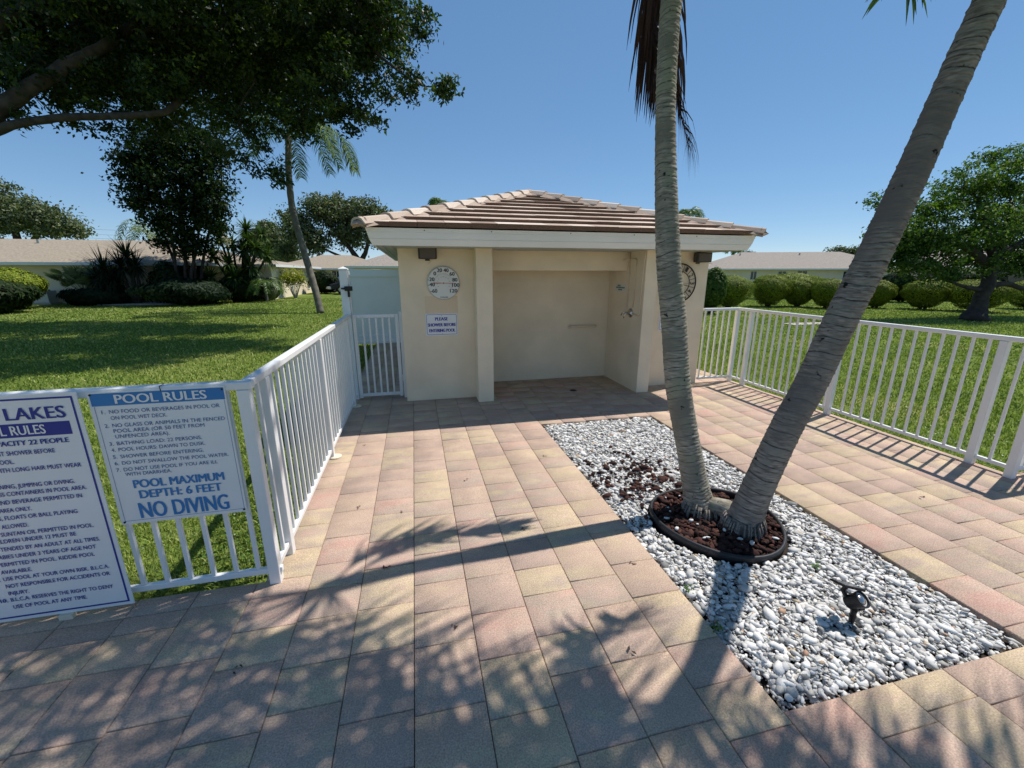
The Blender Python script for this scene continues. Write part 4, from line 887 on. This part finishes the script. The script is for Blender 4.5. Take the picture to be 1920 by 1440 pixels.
tree('dark_tree', 'tall dark many-stemmed tree standing behind the yucca clump', 'tree', (-13.3, 29.6, 0),
     [[(-13.3 + x * .25, 29.6 + y * .3, -.1, .10), (-13.3 + x * .45 + y * .2, 29.7 + y, 1.6, .085), (-13.2 + x * .8 - y * .25, 30 + y, 3.6, .07), (-13.1 + 1.4 * x + y * .3, 30.4 + y, 6.3, .045), (-13 + 1.7 * x, 30.6, 8.6, .02)] for x, y in ((-1.3, .2), (-.8, -.3), (-.35, .4), (.05, -.2), (.4, .35), (.9, -.35), (1.35, .2))],
     DARK, M['darkleaf'], M['barkdark'], 9, 22, .26, .24, .5, 32, r0=.05)
RT = [(22.99,13.19,5.16,1.31), (21.18,13.35,5.02,1.09), (19.53,13.15,4.07,0.86), (18.68,13.10,3.18,0.86), (17.51,13.70,4.41,0.35), (17.82,13.46,3.77,0.35), (18.56,13.12,2.39,0.62), (19.87,12.77,2.98,1.19), (21.39,12.53,3.38,1.27), (24.15,12.83,3.66,1.62), (23.99,13.55,6.16,0.69), (22.60,13.57,6.25,0.42), (25.99,12.91,4.74,1.74), (19.21,12.64,1.93,0.41), (26.08,12.32,2.63,1.31), (23.94,12.13,2.10,0.59), (20.35,12.55,1.79,0.33), (18.51, 12.84, 2.09, 0.70), (19.81, 12.51, 1.99, 0.74), (21.76, 12.58, 2.30, 0.88), (23.46, 12.34, 2.10, 0.85), (17.74, 13.15, 2.58, 0.62), (17.96, 13.10, 3.35, 0.85), (19.30, 13.09, 2.89, 0.93), (18.12, 13.66, 3.21, 0.46)]
tree('lawn_tree', 'green spreading tree on the right lawn beyond the leaning palm', 'tree', (21.4, 12.0, 0),
     [[(21.35, 12.0, -.1, .46), (21.5, 12.05, .5, .26), (21.75, 12.1, 1.3, .22), (22.2, 12.3, 2.2, .18), (22.9, 12.6, 3.2, .15), (23.4, 12.9, 4.3, .08)],
      [(22.0, 12.2, 1.8, .2), (21.2, 12.4, 2.5, .14), (20.2, 12.6, 2.9, .1), (19.2, 12.9, 3.2, .06)],
      [(22.1, 12.25, 2.1, .16), (22.0, 12.7, 3.3, .11), (21.7, 13.1, 4.6, .07)],
      [(21.75, 12.1, 1.25, .14), (22.6, 12.0, 1.35, .10), (23.6, 11.9, 1.15, .08), (24.8, 11.9, 1.4, .05)],
      [(22.4, 12.4, 2.4, .14), (23.8, 12.5, 3.0, .1), (25.4, 12.6, 3.9, .06)],
      [(21.7, 12.1, 1.1, .1), (20.7, 12.2, 1.25, .06), (19.8, 12.4, 1.6, .03)]], RT, M['rtleaf'], M['barkdark'], 17, 30, .15, .13, .5, 33, r0=.05)
OAKM = [(-15.76,68.99,7.84,2.62), (-12.59,69.03,10.67,2.62), (-9.94,70.50,10.51,3.18), (-5.88,67.33,10.07,2.62), (-3.51,66.63,9.48,1.38), (-9.36,69.49,7.28,2.70), (-13.62,67.99,5.99,2.15), (-16.77,69.73,9.70,1.54), (-4.93,66.30,7.10,2.00), (-18.02,70.84,4.98,1.59), (-2.26,65.89,7.84,1.54)]
tree('oak_tree', 'broad grey-green oak rising over the low house roof left of the shower building', 'tree', (-7.6, 68, 0),
     [[(-7.6, 68, -.1, .7), (-7.7, 68, 2.6, .55), (-8.2, 68.2, 4.2, .4), (-10, 68.6, 6.6, .25), (-12.5, 69, 9.5, .12)], [(-7.7, 68, 3.0, .45), (-6.6, 67.6, 5, .3), (-5.6, 67.2, 8, .18), (-5.2, 67.2, 10, .09)], [(-7.6, 68, 2.8, .35), (-4.5, 67, 3.7, .2), (-1.6, 66, 4.6, .12), (.5, 65.6, 5.2, .08)], [(-7.8, 68, 3, .35), (-10.5, 68.3, 4.2, .2), (-13.4, 68.2, 5.6, .1)]],
     OAKM, M['oakleaf'], M['barkdark'], 6, 20, .42, .40, .55, 34, r0=.06, group='far oaks')
OAKL = [(-42.09,59.13,7.99,2.77), (-39.31,58.31,7.32,2.65), (-36.98,57.63,6.77,1.96), (-35.34,57.07,6.10,1.04), (-43.08,59.97,10.22,1.50), (-47.62,61.50,8.13,3.54), (-51.58,62.72,9.27,4.13)]
tree('oak_tree', 'grey-green oak behind the long house roof at the left edge', 'tree', (-42, 59, 0), [[(-42, 59, -.1, .6), (-42, 59, 3, .45), (-42.1, 59.1, 8, .2)], [(-42, 59, 3, .4), (-39, 58.3, 6.5, .2), (-36, 57.4, 6.4, .1)], [(-42, 59, 3, .4), (-47, 61, 7.5, .2), (-51, 62.5, 9, .1)]],
     OAKL, M['oakleaf'], M['barkdark'], 6, 20, .36, .34, .55, 35, r0=.06, group='far oaks')
OAKF = [(-24.93,87.05,7.97,2.50), (-22.65,86.27,7.05,2.31), (-26.86,87.24,7.05,2.12), (-25.29,87.64,9.83,1.35), (-22, 86, 4.5, 2.2), (-26, 87, 4.6, 2.4)]
tree('oak_tree', 'small hazy oak seen between the yuccas and the far slim palm', 'tree', (-24.5, 87, 0), [[(-24.5, 87, -.1, .5), (-24.5, 87, 4, .3), (-24.9, 87, 8, .15)]], OAKF, M['oakleaf'], M['barkdark'], 6, 18, .5, .5, .55, 36, r0=.08, group='far oaks')
FARR = [(70.97,80.33,5.54,1.04), (70.04,80.42,5.09,0.92), (71.60,80.00,4.87,0.92)]
tree('far_tree', 'tiny dark round tree behind the right house roof', 'tree', (70.9, 80.3, 0), [[(70.9, 80.3, -.1, .3), (70.9, 80.3, 3, .2), (70.95, 80.3, 5.3, .1)]], FARR, M['oakleaf'], M['barkdark'], 9, 18, .3, .35, .55, 37)
tree('far_tree', 'dark tree top showing left of the leaning palm above the right roof', 'tree', (78, 66, 0), [[(78, 66, -.1, .3), (78, 66, 3.2, .2), (78, 66, 5.6, .1)]], [(78, 66, 5.4, 1.6), (80, 65, 5.0, 1.8), (76.3, 66.6, 4.7, 1.0)], M['oakleaf'], M['barkdark'], 7, 18, .35, .4, .55, 38)

# far palms ------------------------------------------------------------------------------------
def far_palm(label, base, top, r0, fr, flen, seed, m=None, n=13, lean=None, ll=.5, nl=22, w=.03, grp='slim palms in the distance'):
    t = thing('palm_tree', label, 'palm tree', base, grp); pts = lean or [base, tuple((np.array(base) * .5 + np.array(top) * .5)), top]; m_ = MB()
    C = catmull([(*p, r0 * (1 - .18 * i / len(pts))) for i, p in enumerate(pts)], 10); m_.tube(C[:, :3] - np.array(base), C[:, 3] * (1 + .05 * np.sin(np.arange(len(C)) * 2.1)), 12); build('trunk', m_, M['trunkfar'], t, smooth=True)
    r = np.random.default_rng(seed); c = Vector(pts[-1])
    for i in range(n):
        az = 360 * i / n + r.uniform(-12, 12); ri = r.uniform(.1, .75) * flen * .6
        frond('frond', t, arc(c, az, flen * r.uniform(.8, 1.1), ri, r.uniform(.2, .6) * flen - ri * .5), m or M['palmleaf'], ll, nl, .35, seed * 50 + i, width=w, stem_r=.02)
    return t
qp = far_palm('slender curved queen palm on the left lawn, top lost in the overhanging tree', (-4.30, 21.0, 0), None, .155, None, 2.7, 41,
     lean=[(-4.30, 21.01, -.05), (-4.50, 21.34, 1.08), (-4.98, 22.01, 3.11), (-5.30, 22.51, 4.67), (-5.37, 22.98, 6.34), (-5.31, 23.26, 7.42), (-5.31, 23.34, 7.9)], n=11, ll=.85, nl=70, w=.022, m=M['yucleaf'])
frond('frond', qp, [(-5.3, 23.3, 7.75), (-4.2, 23.2, 8.35), (-2.95, 22.85, 7.9), (-2.35, 22.4, 6.3)], M['yucleaf'], .9, 110, .6, 999, width=.026, stem_r=.03)
far_palm('tiny palm top peeking over the left slope of the tiled roof', (3.0, 51.3, 0), (3.3, 51.3, 9.4), .2, None, 1.3, 43, n=14, ll=.8, w=.06)
far_palm('small palm with ragged top beyond the right slope of the tiled roof', (38.6, 56.4, 0), (38.9, 56.4, 9.6), .2, None, 2.3, 44, n=14, ll=.9, w=.06)
far_palm('tiny distant palm beside the dark round tree behind the right house', (68.5, 82, 0), (68.5, 82, 6.6), .25, None, 2.2, 45, n=13, ll=.9, w=.08)
far_palm('pale feathery palm top above the long house ridge', (-26.0, 52, 0), (-26, 52, 5.4), .22, None, 3.0, 46, n=12, ll=.9, w=.05, m=M['fanleaf'])

# ------------------------------------------------------------------ shrubs
def ball_shrub(label, x, y, w, h, seed, grp='clipped ball shrubs in a row', m=None, name='ball_shrub', n=15000, leaf=.062, boxy=0, cut=.05, rough=0):
    t = thing(name, label, 'shrub', (x, y, 0), grp); r = np.random.default_rng(seed)
    d = r.normal(size=(n, 3)); d /= np.linalg.norm(d, axis=1, keepdims=True)
    if boxy: d = np.sign(d) * np.abs(d) ** (1 - boxy); d /= np.max(np.abs(d), axis=1, keepdims=True) ** boxy
    q = 1.03 - r.exponential(.075, n) + np.where(r.random(n) < .02, r.uniform(0, .1, n), 0); lump = 1 + .06 * np.sin(d[:, 0] * 5 + seed) * np.cos(d[:, 1] * 6 + seed) + .04 * np.sin(d[:, 2] * 9 + d[:, 0] * 7)
    if rough: q = 1 - r.exponential(.22, n); lump = 1 + rough * (np.sin(d[:, 0] * 3.1 + seed) * np.cos(d[:, 1] * 2.7 + 2 * seed) + .7 * np.sin(d[:, 2] * 5 + d[:, 0] * 6 + seed))
    R = np.array([w / 2, w / 2, 1]); P = d * (q * lump)[:, None] * R; P[:, 2] *= np.where(P[:, 2] > 0, h * .42, h * .6); P[:, 2] += h * .58
    low = P[:, 2] < h * .5; P[low, :2] *= ((.85 if rough else .66) + (.15 if rough else .34) * np.clip(P[low, 2] / (h * .5), 0, 1))[:, None]; P = P[P[:, 2] > cut]; d = d[:len(P)] * 0 + (P - [0, 0, h * .58]) / [w / 2, w / 2, h * .5]; n = len(P)
    T = np.clip(r.normal(.5, .17, n), 0, 1)
    cards('foliage', P, r, leaf, .3 if rough else .55, m or M['hedgeleaf'], t, .3, d * 2.4, T)
    m_ = MB()
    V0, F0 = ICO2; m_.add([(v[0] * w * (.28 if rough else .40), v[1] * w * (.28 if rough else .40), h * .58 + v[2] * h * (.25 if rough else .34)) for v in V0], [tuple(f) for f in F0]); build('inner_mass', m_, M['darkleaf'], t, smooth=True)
    m_ = MB()
    for k in range(6): a = k * 1.05; m_.tube([(.1 * cos(a), .1 * sin(a), -.05), (.3 * cos(a) * w / 2, .3 * sin(a) * w / 2, h * .4)], [.04, .025], 6)
    build('stem', m_, M['stem'], t)
    return t
BS = [('first clipped ball shrub right of the building, touching its corner', 16.2, 19.3, 2.2, 1.62), ('second clipped ball shrub right of the building', 19.1, 19.7, 1.9, 1.62), ('third clipped ball shrub right of the building', 20.75, 19.4, 1.7, 1.46), ('clipped ball shrub just left of the leaning palm trunk', 21.3, 18.1, 1.85, 1.45),
      ('clipped ball shrub half hidden just right of the leaning palm trunk', 24.0, 17.7, 1.5, 1.36), ('free-standing clipped ball shrub on the lawn left of the spreading tree', 25.4, 16.4, 1.95, 1.42), ('clipped ball shrub behind the trunk of the spreading tree', 26.4, 14.9, 2.45, 1.45), ('clipped ball shrub cut by the right edge', 30.7, 15.2, 2.1, 1.4)]
for i, (lb, x, y, w, h) in enumerate(BS): ball_shrub(lb, x, y, w, h, 60 + i)
ball_shrub('low bright shrub behind the gap in the ball shrub row', 27.5, 26.5, 4.2, 1.7, 70, 'loose shrubs near the right house', leaf=.12)
ball_shrub('small round shrub beyond the first two ball shrubs', 24.4, 25.5, 1.9, 1.6, 71, 'loose shrubs near the right house', leaf=.11, n=5000)
ball_shrub('dark shrub behind the leaning palm, near the right patio', 30.5, 21.0, 2.4, 1.85, 72, 'loose shrubs near the right house', m=M['darkleaf'], leaf=.12)
ball_shrub('dark clipped hedge before the dark sliding door of the right house', 35.5, 20.6, 2.6, 1.7, 73, 'loose shrubs near the right house', m=M['darkleaf'], leaf=.12, boxy=.4)
ball_shrub('leafy bush peeping out behind the right wall of the building', 13.3, 16.9, 1.0, 1.95, 74, 'loose shrubs near the right house', m=M['rtleaf'], leaf=.14, n=3500)
ball_shrub('bright green topped bush at the left edge by the house window', -20.2, 27.0, 2.7, 2.0, 75, 'shrubs before the long house', leaf=.12)
ball_shrub('wide dark bush at the left edge on the lawn', -19.6, 24.2, 4.2, 1.35, 76, 'shrubs before the long house', m=M['darkleaf'], leaf=.3, rough=.18)
ball_shrub('boxy clipped hedge before the cream house side wall', -9.9, 31.9, 1.75, 1.42, 77, 'shrubs before the long house', boxy=.55, leaf=.09, m=M['oakleaf'])
ball_shrub('dark round bush beyond the slim palm trunk', -7.9, 41.5, 2.6, 1.9, 78, 'shrubs before the long house', m=M['darkleaf'], leaf=.2, rough=.12)
ball_shrub('low dark planting under the fan palm', -17.8, 29.6, 3.0, .8, 79, 'shrubs before the long house', m=M['sagoleaf'], leaf=.3, rough=.22)
ball_shrub('low dark planting under the yucca clump', -12.9, 28.8, 5.0, 1.3, 80, 'shrubs before the long house', m=M['sagoleaf'], leaf=.3, rough=.22)
ball_shrub('tall dark thicket between the patio palms and the yuccas', -14.1, 30.4, 2.6, 2.3, 81, 'shrubs before the long house', m=M['darkleaf'], leaf=.3, n=7000, rough=.25)
ball_shrub('dark leafy thicket inside the foot of the yucca clump', -11.0, 30.6, 2.0, 1.7, 82, 'shrubs before the long house', m=M['darkleaf'], leaf=.3, n=7000, rough=.25)
# croton
c = thing('croton_shrub', 'yellow-leaved croton shrub with bare stems by the cream wall', 'shrub', (-8.75, 34.8, 0)); r_ = np.random.default_rng(90); P = []
m_ = MB()
for k in range(9):
    a = k * .7; tip = Vector((.55 * cos(a), .4 * sin(a), r_.uniform(.9, 1.3))); m_.tube([(.08 * cos(a), .08 * sin(a), -.05), tip * .6, tip], [.03, .025, .012], 6); P.append(np.array(tip) + r_.normal(size=(190, 3)) * [.25, .25, .26])
build('stem', m_, M['concrete'], c); P = np.concatenate(P) + [0, 0, .25]; cards('foliage', P, r_, .17, .4, M['croton'], c, .2, None, np.clip(.25 + (P[:, 2] - .9) * .5 + r_.normal(0, .2, len(P)), 0, 1))

def sword(name, root, c, r, n, L_, w, m, upb=.15, droop=.18, seg=3):
    """rosette of sword leaves round c"""
    V = []; F = []; T = []; o = np.array(root.location)
    for _ in range(n):
        d = r.normal(size=3); d[2] = d[2] * .8 + upb; d /= np.linalg.norm(d); ll = L_ * r.uniform(.7, 1.1); P = np.array(c, float) - o; wd = np.cross(d, [0, 0, 1]); wd /= np.linalg.norm(wd) + 1e-6; k = len(V); tn = np.clip(r.normal(.5, .22), 0, 1)
        for i in range(seg + 1):
            f_ = i / seg; w_ = w * (1 - f_ ** 2) * (.7 + .3 * min(1, f_ * 4)) + .002; V += [tuple(P + wd * w_), tuple(P - wd * w_)]; T += [tn, tn]; P = P + d * ll / seg; d = d + [0, 0, -droop]; d /= np.linalg.norm(d)
        for i in range(seg): F.append((k + 2 * i, k + 2 * i + 1, k + 2 * i + 3, k + 2 * i + 2))
    return mesh_np(name, V, F, m, root, tone=T)
YUC = [(-10.21,31.20,4.38,0.68), (-10.51,30.92,3.13,0.68), (-11.89,31.46,3.95,0.68), (-12.12,30.67,2.78,0.60), (-9.47,31.50,4.16,0.62), (-10.08,30.55,2.14,0.75), (-11.24,30.33,2.30,0.80), (-9.21,31.07,2.82,0.69), (-10.90,30.03,1.49,0.73), (-12.36,30.37,1.49,0.67), (-9.49,30.20,3.26,0.60), (-11.75,31.61,4.61,0.48), (-11.1, 31.0, 3.5, .6), (-10.0, 30.6, 3.7, .6)]
y = thing('yucca_clump', 'tall clump of spiky yuccas with two cream flower heads', 'yucca', (-10.9, 30.6, 0)); r_ = np.random.default_rng(50)
for x, yy, z, rr in YUC:
    sword('rosette', y, (x, yy, z), r_, 130, rr * 1.45, .055, M['yucleaf'])
    m_ = MB(); b_ = Vector(y.location); m_.tube([Vector((-10.9 + (x + 10.9) * .3, 30.6, -.05)) - b_, Vector(((x - 10.9) / 2, (yy + 30.6) / 2, z * .5)) - b_, Vector((x, yy, z)) - b_], [.09, .07, .06], 8); build('stem', m_, M['barkdark'], y, smooth=True)
for px, pz in ((-12.0, 5.0), (-11.1, 3.75)):
    P = np.array([px + 10.9, 30.2 - 30.6, pz]) + r_.normal(size=(150, 3)) * [.13, .13, .22]; cards('flower_head', P, r_, .10, .7, M['flower'], y)
fp = thing('fan_palm', 'pale green fan palm bush before the long house', 'fan palm', (-18.9, 30.0, 0)); fb = Vector(fp.location)
for k in range(24):
    a = r_.uniform(0, 2 * pi); e = r_.uniform(.15, 1.25); d = Vector((cos(a) * cos(e), sin(a) * cos(e), sin(e))); L_ = r_.uniform(.8, 1.25); hub = d * L_ + Vector((0, 0, .75)); m_ = MB(); m_.tube([(0, 0, .55), hub * .6 + Vector((0, 0, .25)), hub], .012, 5); sd = d.cross(Vector((0, 0, 1))).normalized(); up = sd.cross(d)
    for q in range(22):
        b_ = radians(-115 + 230 * q / 21); v = (d * cos(b_) + sd * sin(b_)).normalized(); w_ = v.cross(up).normalized() * .022; tip = hub + v * .72 + Vector((0, 0, -.14)); md = hub + v * .4
        m_.add([hub, md + w_, tip, md - w_], [(0, 1, 2), (0, 2, 3)], np.clip(r_.normal(.55, .2), 0, 1))
    build('frond', m_, M['fanleaf'], fp)
m_ = MB(); m_.tube([(0, 0, -.05), (0, 0, .4), (0, 0, .75)], [.2, .17, .12], 10); build('trunk', m_, M['barkdark'], fp)
for sx, sy, sz, lb in ((-16.0, 29.3, 2.6, 'dark spiky palm, taller of the two by the patio'), (-17.2, 29.2, 1.9, 'dark spiky palm, lower one by the fan palm')):
    t = thing('palm_tree', lb, 'palm tree', (sx, sy, 0), 'dark palms by the patio'); r_ = np.random.default_rng(int(-sx * 10))
    for dx, dz, L_ in ((0, 0, 1.45), (.35, -.45, 1.25), (-.4, -.5, 1.2)):
        sword('rosette', t, (sx + dx, sy, sz + dz), r_, 120, L_, .034, M['sagoleaf'], .35, .12, 4)
    m_ = MB(); m_.tube([(0, 0, -.05), (.05, 0, sz * .5), (0, 0, sz)], [.15, .12, .10], 10); m_.tube([(.1, 0, -.05), (.3, 0, sz * .4), (.35, 0, sz - .45)], [.11, .09, .08], 8); m_.tube([(-.1, 0, -.05), (-.3, 0, sz * .4), (-.4, 0, sz - .5)], [.11, .09, .08], 8); build('trunk', m_, M['barkdark'], t, smooth=True)
far_palm('small yellowish palm at the foot of the yucca clump', (-9.3, 30.2, 0), (-9.3, 30.2, .9), .08, None, 1.25, 88, n=12, ll=.4, nl=26, w=.02, grp='dark palms by the patio')

# ------------------------------------------------------------------ houses
def house(label, p0, p1, depth, wh, rh, m_wall, m_roof, over=.6, hip=True, wins=(), doors=(), side_wins=()):
    """front wall from p0 to p1 (ground points), body behind it"""
    p0 = Vector((*p0, 0)); p1 = Vector((*p1, 0)); u = p1 - p0; Ln = u.length; u.normalize(); v = Vector((-u.y, u.x, 0))
    h = thing('house', label, 'house', p0, 'low stucco houses round the lawn'); h.rotation_euler = (0, 0, math.atan2(u.y, u.x))
    m_ = MB(); m_.box(0, Ln, 0, depth, -.1, wh); build('wall', m_, m_wall, h)
    o = over; e = wh + .02; m_ = MB(); D = depth; hp = (D / 2 + o) if hip else 0
    E = [(-o, -o, e), (Ln + o, -o, e), (Ln + o, D + o, e), (-o, D + o, e)]; R = [(-o + hp * .98, D / 2, rh), (Ln + o - hp * .98, D / 2, rh)]
    m_.add(E + R + [(x, y, e - .05) for x, y, _ in E], [(0, 1, 5, 4), (1, 2, 5), (2, 3, 4, 5), (3, 0, 4), (9, 8, 7, 6)]); build('roof', m_, m_roof, h)
    m_ = MB()
    for a, b in zip(E, E[1:] + E[:1]):
        a, b = Vector(a), Vector(b); t_ = (b - a).normalized(); n_ = Vector((t_.y, -t_.x, 0)); m_.obox((a + b) / 2 + n_ * .05 + Vector((0, 0, -.07)), (b - a) / 2 + t_ * .095, n_ * .045, Vector((0, 0, .085)))
    build('gutter', m_, M['gutter'], h)
    m_ = MB()
    for k in range(max(2, int(Ln / 6))): x = Ln * (k + .6) / max(2, int(Ln / 6)); f_ = .82; m_.tube([(x, -o + (D / 2 + o) * f_, e + (rh - e) * f_ - .02), (x, -o + (D / 2 + o) * f_, e + (rh - e) * f_ + .22)], .09, 8)
    build('roof_vent', m_, M['soffit'], h)
    def opening(nm, a, b, z0, z1, side=False):
        fr = MB(); gl = MB(); t_ = .06
        def B_(mm, a0, b0, y0, y1, c0, d0):
            if side: mm.box(Ln - y1, Ln - y0, a0, b0, c0, d0)
            else: mm.box(a0, b0, y0, y1, c0, d0)
        for q in ((a, b, z1 - t_, z1), (a, b, z0, z0 + t_), (a, a + t_, z0 + t_, z1 - t_), (b - t_, b, z0 + t_, z1 - t_), ((a + b) / 2 - .025, (a + b) / 2 + .025, z0 + t_, z1 - t_)): B_(fr, q[0], q[1], -.05, -.002, q[2], q[3])
        B_(gl, a + t_ + .001, b - t_ - .001, -.02, -.004, z0 + t_ + .001, z1 - t_ - .001)
        f = build(nm, fr, M['white'], h); build('pane', gl, M['glass'], f)
    for a, b, z0, z1 in wins: opening('window', a, b, z0, z1)
    for a, b, z0, z1 in doors: opening('sliding_door', a, b, z0, z1)
    for a, b, z0, z1 in side_wins: opening('window', a, b, z0, z1, True)
    return h
house('long cream house with tan shingle roof along the left lawn', (-36, 31.2), (-13.2, 31.2), 9.5, 2.33, 3.95, M['beige_house'], M['shingle'], .75, True, wins=[(8.0, 9.0, .9, 2.05), (11.6, 13.2, .7, 2.05), (3, 5, .8, 2.0)], doors=[(16.6, 18.6, .12, 2.1)])
house('cream house wing whose sunlit side wall faces the slim palm', (-22.0, 33.0), (-9.65, 33.0), 14.0, 2.3, 3.55, M['beige_house'], M['shingle'], .4, True, side_wins=[(1.0, 1.35, .1, 2.0), (4.6, 5.0, .1, 2.0), (9.8, 10.6, .3, 2.0)])
house('cream house across the end of the lawn, partly behind the slim palm', (-14.5, 49), (-2.5, 49), 9, 2.2, 3.75, M['beige_house'], M['shingle'], .5, True, wins=[(6.0, 7.0, .9, 2.0), (8.3, 10, .9, 2.0)])
house('brown-roofed house directly behind the shower building and grey gate', (-5.0, 39.6), (14, 37.5), 11, 2.3, 4.6, M['beige_house'], M['shingle2'], .55, True)
house('long grey-roofed house beyond the ball shrubs on the right', (36.9, 47.3), (57.5, 39.7), 10, 2.25, 4.45, M['grey_house'], M['shingle2'], .6, True, wins=[(4.4, 5.2, .9, 2.0), (7.6, 8.6, .8, 2.0), (15, 16.2, .9, 2.0)], doors=[(9.8, 11.0, .1, 2.05)])
house('low wing of the right house beside the tiled roof end', (32.0, 51.0), (40.5, 48.2), 10, 2.2, 3.7, M['grey_house'], M['shingle2'], .5, True)
house('right house with white sliding doors behind the spreading tree', (49.0, 34.0), (62.0, 24.0), 9, 2.3, 4.1, M['grey_house'], M['shingle2'], .6, True, wins=[(3.4, 4.2, .8, 2.0)], doors=[(1.0, 2.6, .1, 2.05), (5.3, 9.0, .1, 2.1)])

# small things near the houses ------------------------------------------------------------------
mb = MB(); mb.box(-17.6, -13.4, 28.6, 31.1, -.05, .03); structure(build('patio_slab', mb, M['concrete']))
mb = MB(); mb.box(13.1, 15.2, 12.2, 12.75, -.08, -.03); structure(build('garden_path', mb, M['concrete']))
def lounge(x, y, rz, label):
    c = thing('patio_chair', label, 'chair', (x, y, .03)); c.rotation_euler = (0, 0, rz)
    m_ = MB(); m_.box(-.3, .3, -.3, .3, .38, .46); build('seat', m_, M['blackplastic'], c, bevel=.02)
    m_ = MB(); m_.obox((0, .36, .75), (.3, 0, 0), (0, .04, .0), (0, .1, .32)); build('backrest', m_, M['blackplastic'], c, bevel=.02)
    for sx in (-.28, .28):
        m_ = MB(); m_.box(sx - .03, sx + .03, -.3, .3, .6, .64); m_.box(sx - .02, sx + .02, -.28, -.24, .46, .6); build('armrest', m_, M['blackplastic'], c)
        for sy in (-.27, .27): m_ = MB(); m_.box(sx - .02, sx + .02, sy - .02, sy + .02, 0, .38); build('leg', m_, M['blackplastic'], c)
lounge(-16.9, 29.4, .5, 'black patio chair on the slab left of the sliding door'); lounge(-14.9, 29.5, -.4, 'black patio chair on the slab right of the sliding door')
ac = thing('air_conditioner', 'pale boxy air conditioner under the long house window', 'air conditioner', (-21.3, 30.6, 0))
m_ = MB(); m_.box(-.4, .4, -.35, .35, .06, .75); build('housing', m_, M['acunit'], ac, bevel=.02)
m_ = MB(); m_.lathe([(.3, .0), (.3, .04), (.26, .06)], (0, 0, .7505), 20); build('fan_grille', m_, M['blackplastic'], ac)
m_ = MB(); m_.box(-.5, .5, -.45, .45, -.08, .055); build('pad', m_, M['concrete'], ac)
lp = thing('globe_lamp', 'white globe lamp on a thin post before the far house', 'lamp', (-8.8, 46.2, 0))
m_ = MB(); m_.tube([(0, 0, -.05), (0, 0, 1.5)], .04, 8); build('post', m_, M['blackplastic'], lp)
m_ = MB(); V0, F0 = ICO2; m_.add([(v[0] * .17, v[1] * .17, 1.66 + v[2] * .17) for v in V0], [tuple(f) for f in F0]); build('globe', m_, M['lampglobe'], lp, smooth=True)
def car():
    c = thing('parked_car', 'dark car with pale bumper parked beyond the grey gate post', 'car', (-5.6, 41.6, 0)); c.rotation_euler = (0, 0, .5)
    S = [(-2.1, .35), (-2.15, .8), (-1.5, .95), (-.8, 1.42), (.7, 1.45), (1.4, .98), (2.1, .85), (2.15, .35)]
    m_ = MB(); n = len(S); m_.add([(x, -.85, z) for x, z in S] + [(x, .85, z) for x, z in S], [tuple(range(n)), tuple(reversed(range(n, 2 * n)))] + [(i, (i + 1) % n, n + (i + 1) % n, n + i) for i in range(n)]); build('body', m_, M['carpaint'], c, bevel=.06)
    m_ = MB(); m_.obox((-1.17, 0, 1.2), (.3, 0, .205), (0, .7, 0), (-.008, 0, .012)); build('windscreen', m_, M['glass'], c)
    for x in (-2.2, 2.2): m_ = MB(); m_.box(x - .09, x + .09, -.8, .8, .38, .6); build('bumper', m_, M['carwhite'], c, bevel=.03)
    for x in (-1.35, 1.35):
        for yy in (-.82, .82):
            m_ = MB(); m_.lathe([(.32, -.1), (.34, 0), (.32, .1)], (x, yy, .34), 20, (0, 1, 0)); w = build('wheel', m_, M['blackplastic'], c)
            m_ = MB(); m_.lathe([(.2, -.105), (.2, .105)], (x, yy, .34), 14, (0, 1, 0)); build('rim', m_, M['chrome'], w)
car()
pw = thing('power_line', 'faint overhead wires crossing the sky above the long house ridge', 'wires', (-45, 70, 6))
for z in (0, .5, 1.15):
    m_ = MB(); m_.tube([(60 * k / 12 - 5, 3 * k / 12, z + .55 * ((k / 6 - 1) ** 2)) for k in range(13)], .012, 5); build('wire', m_, M['wire'], pw)
for k, xx in enumerate((-5, 55)):
    m_ = MB(); m_.tube([(xx, 3 * k, -6.1), (xx, 3 * k, 2.2)], [.16, .12], 10); m_.box(xx - .05, xx + .05, 3 * k - .9, 3 * k + .9, 1.75, 1.9); build('pole', m_, M['stem'], pw)
for x, yy, lb in ((1.42, 1.72, 'tiny green weed on the left edge of the gravel, near the middle'), (2.32, 1.72, 'tiny green weed in the gravel in front of the black ring'), (1.41, 1.45, 'tiny green weed on the left edge of the gravel, nearer the corner')):
    w = thing('weed', lb, 'weed', (x, yy, -.02), 'weeds in the gravel'); r_ = np.random.default_rng(int(x * 1000)); cards('foliage', r_.normal(size=(26, 3)) * [.013, .013, .006] + [0, 0, .026], r_, .02, .5, M['clover'], w, .4)

r_ = np.random.default_rng(123)
for x, yy in ((-.52, 3.05), (-.18, 2.9), (.33, 3.3), (-.28, 2.3), (.66, 2.5), (1.15, 3.6), (1.22, 2.0), (.1, 1.75), (3.3, 3.1), (3.9, 2.2), (-.6, 4.3), (3.2, 4.4), (.9, 1.4), (-.9, 1.75)):
    P = np.array([[0, 0, 0], [.018, .006, .004], [-.012, .01, .003]]) * r_.uniform(.6, 1.4); o = cards('fallen_leaf', P, r_, .032, .35, M['deadleaf'], None, 1.6); o.location = (x, yy, .004); o.rotation_euler = (0, 0, r_.uniform(0, 6))
    tag(o, 'small dry brown leaf scrap lying on the paving', 'leaf litter', 'leaf scraps on the paving')
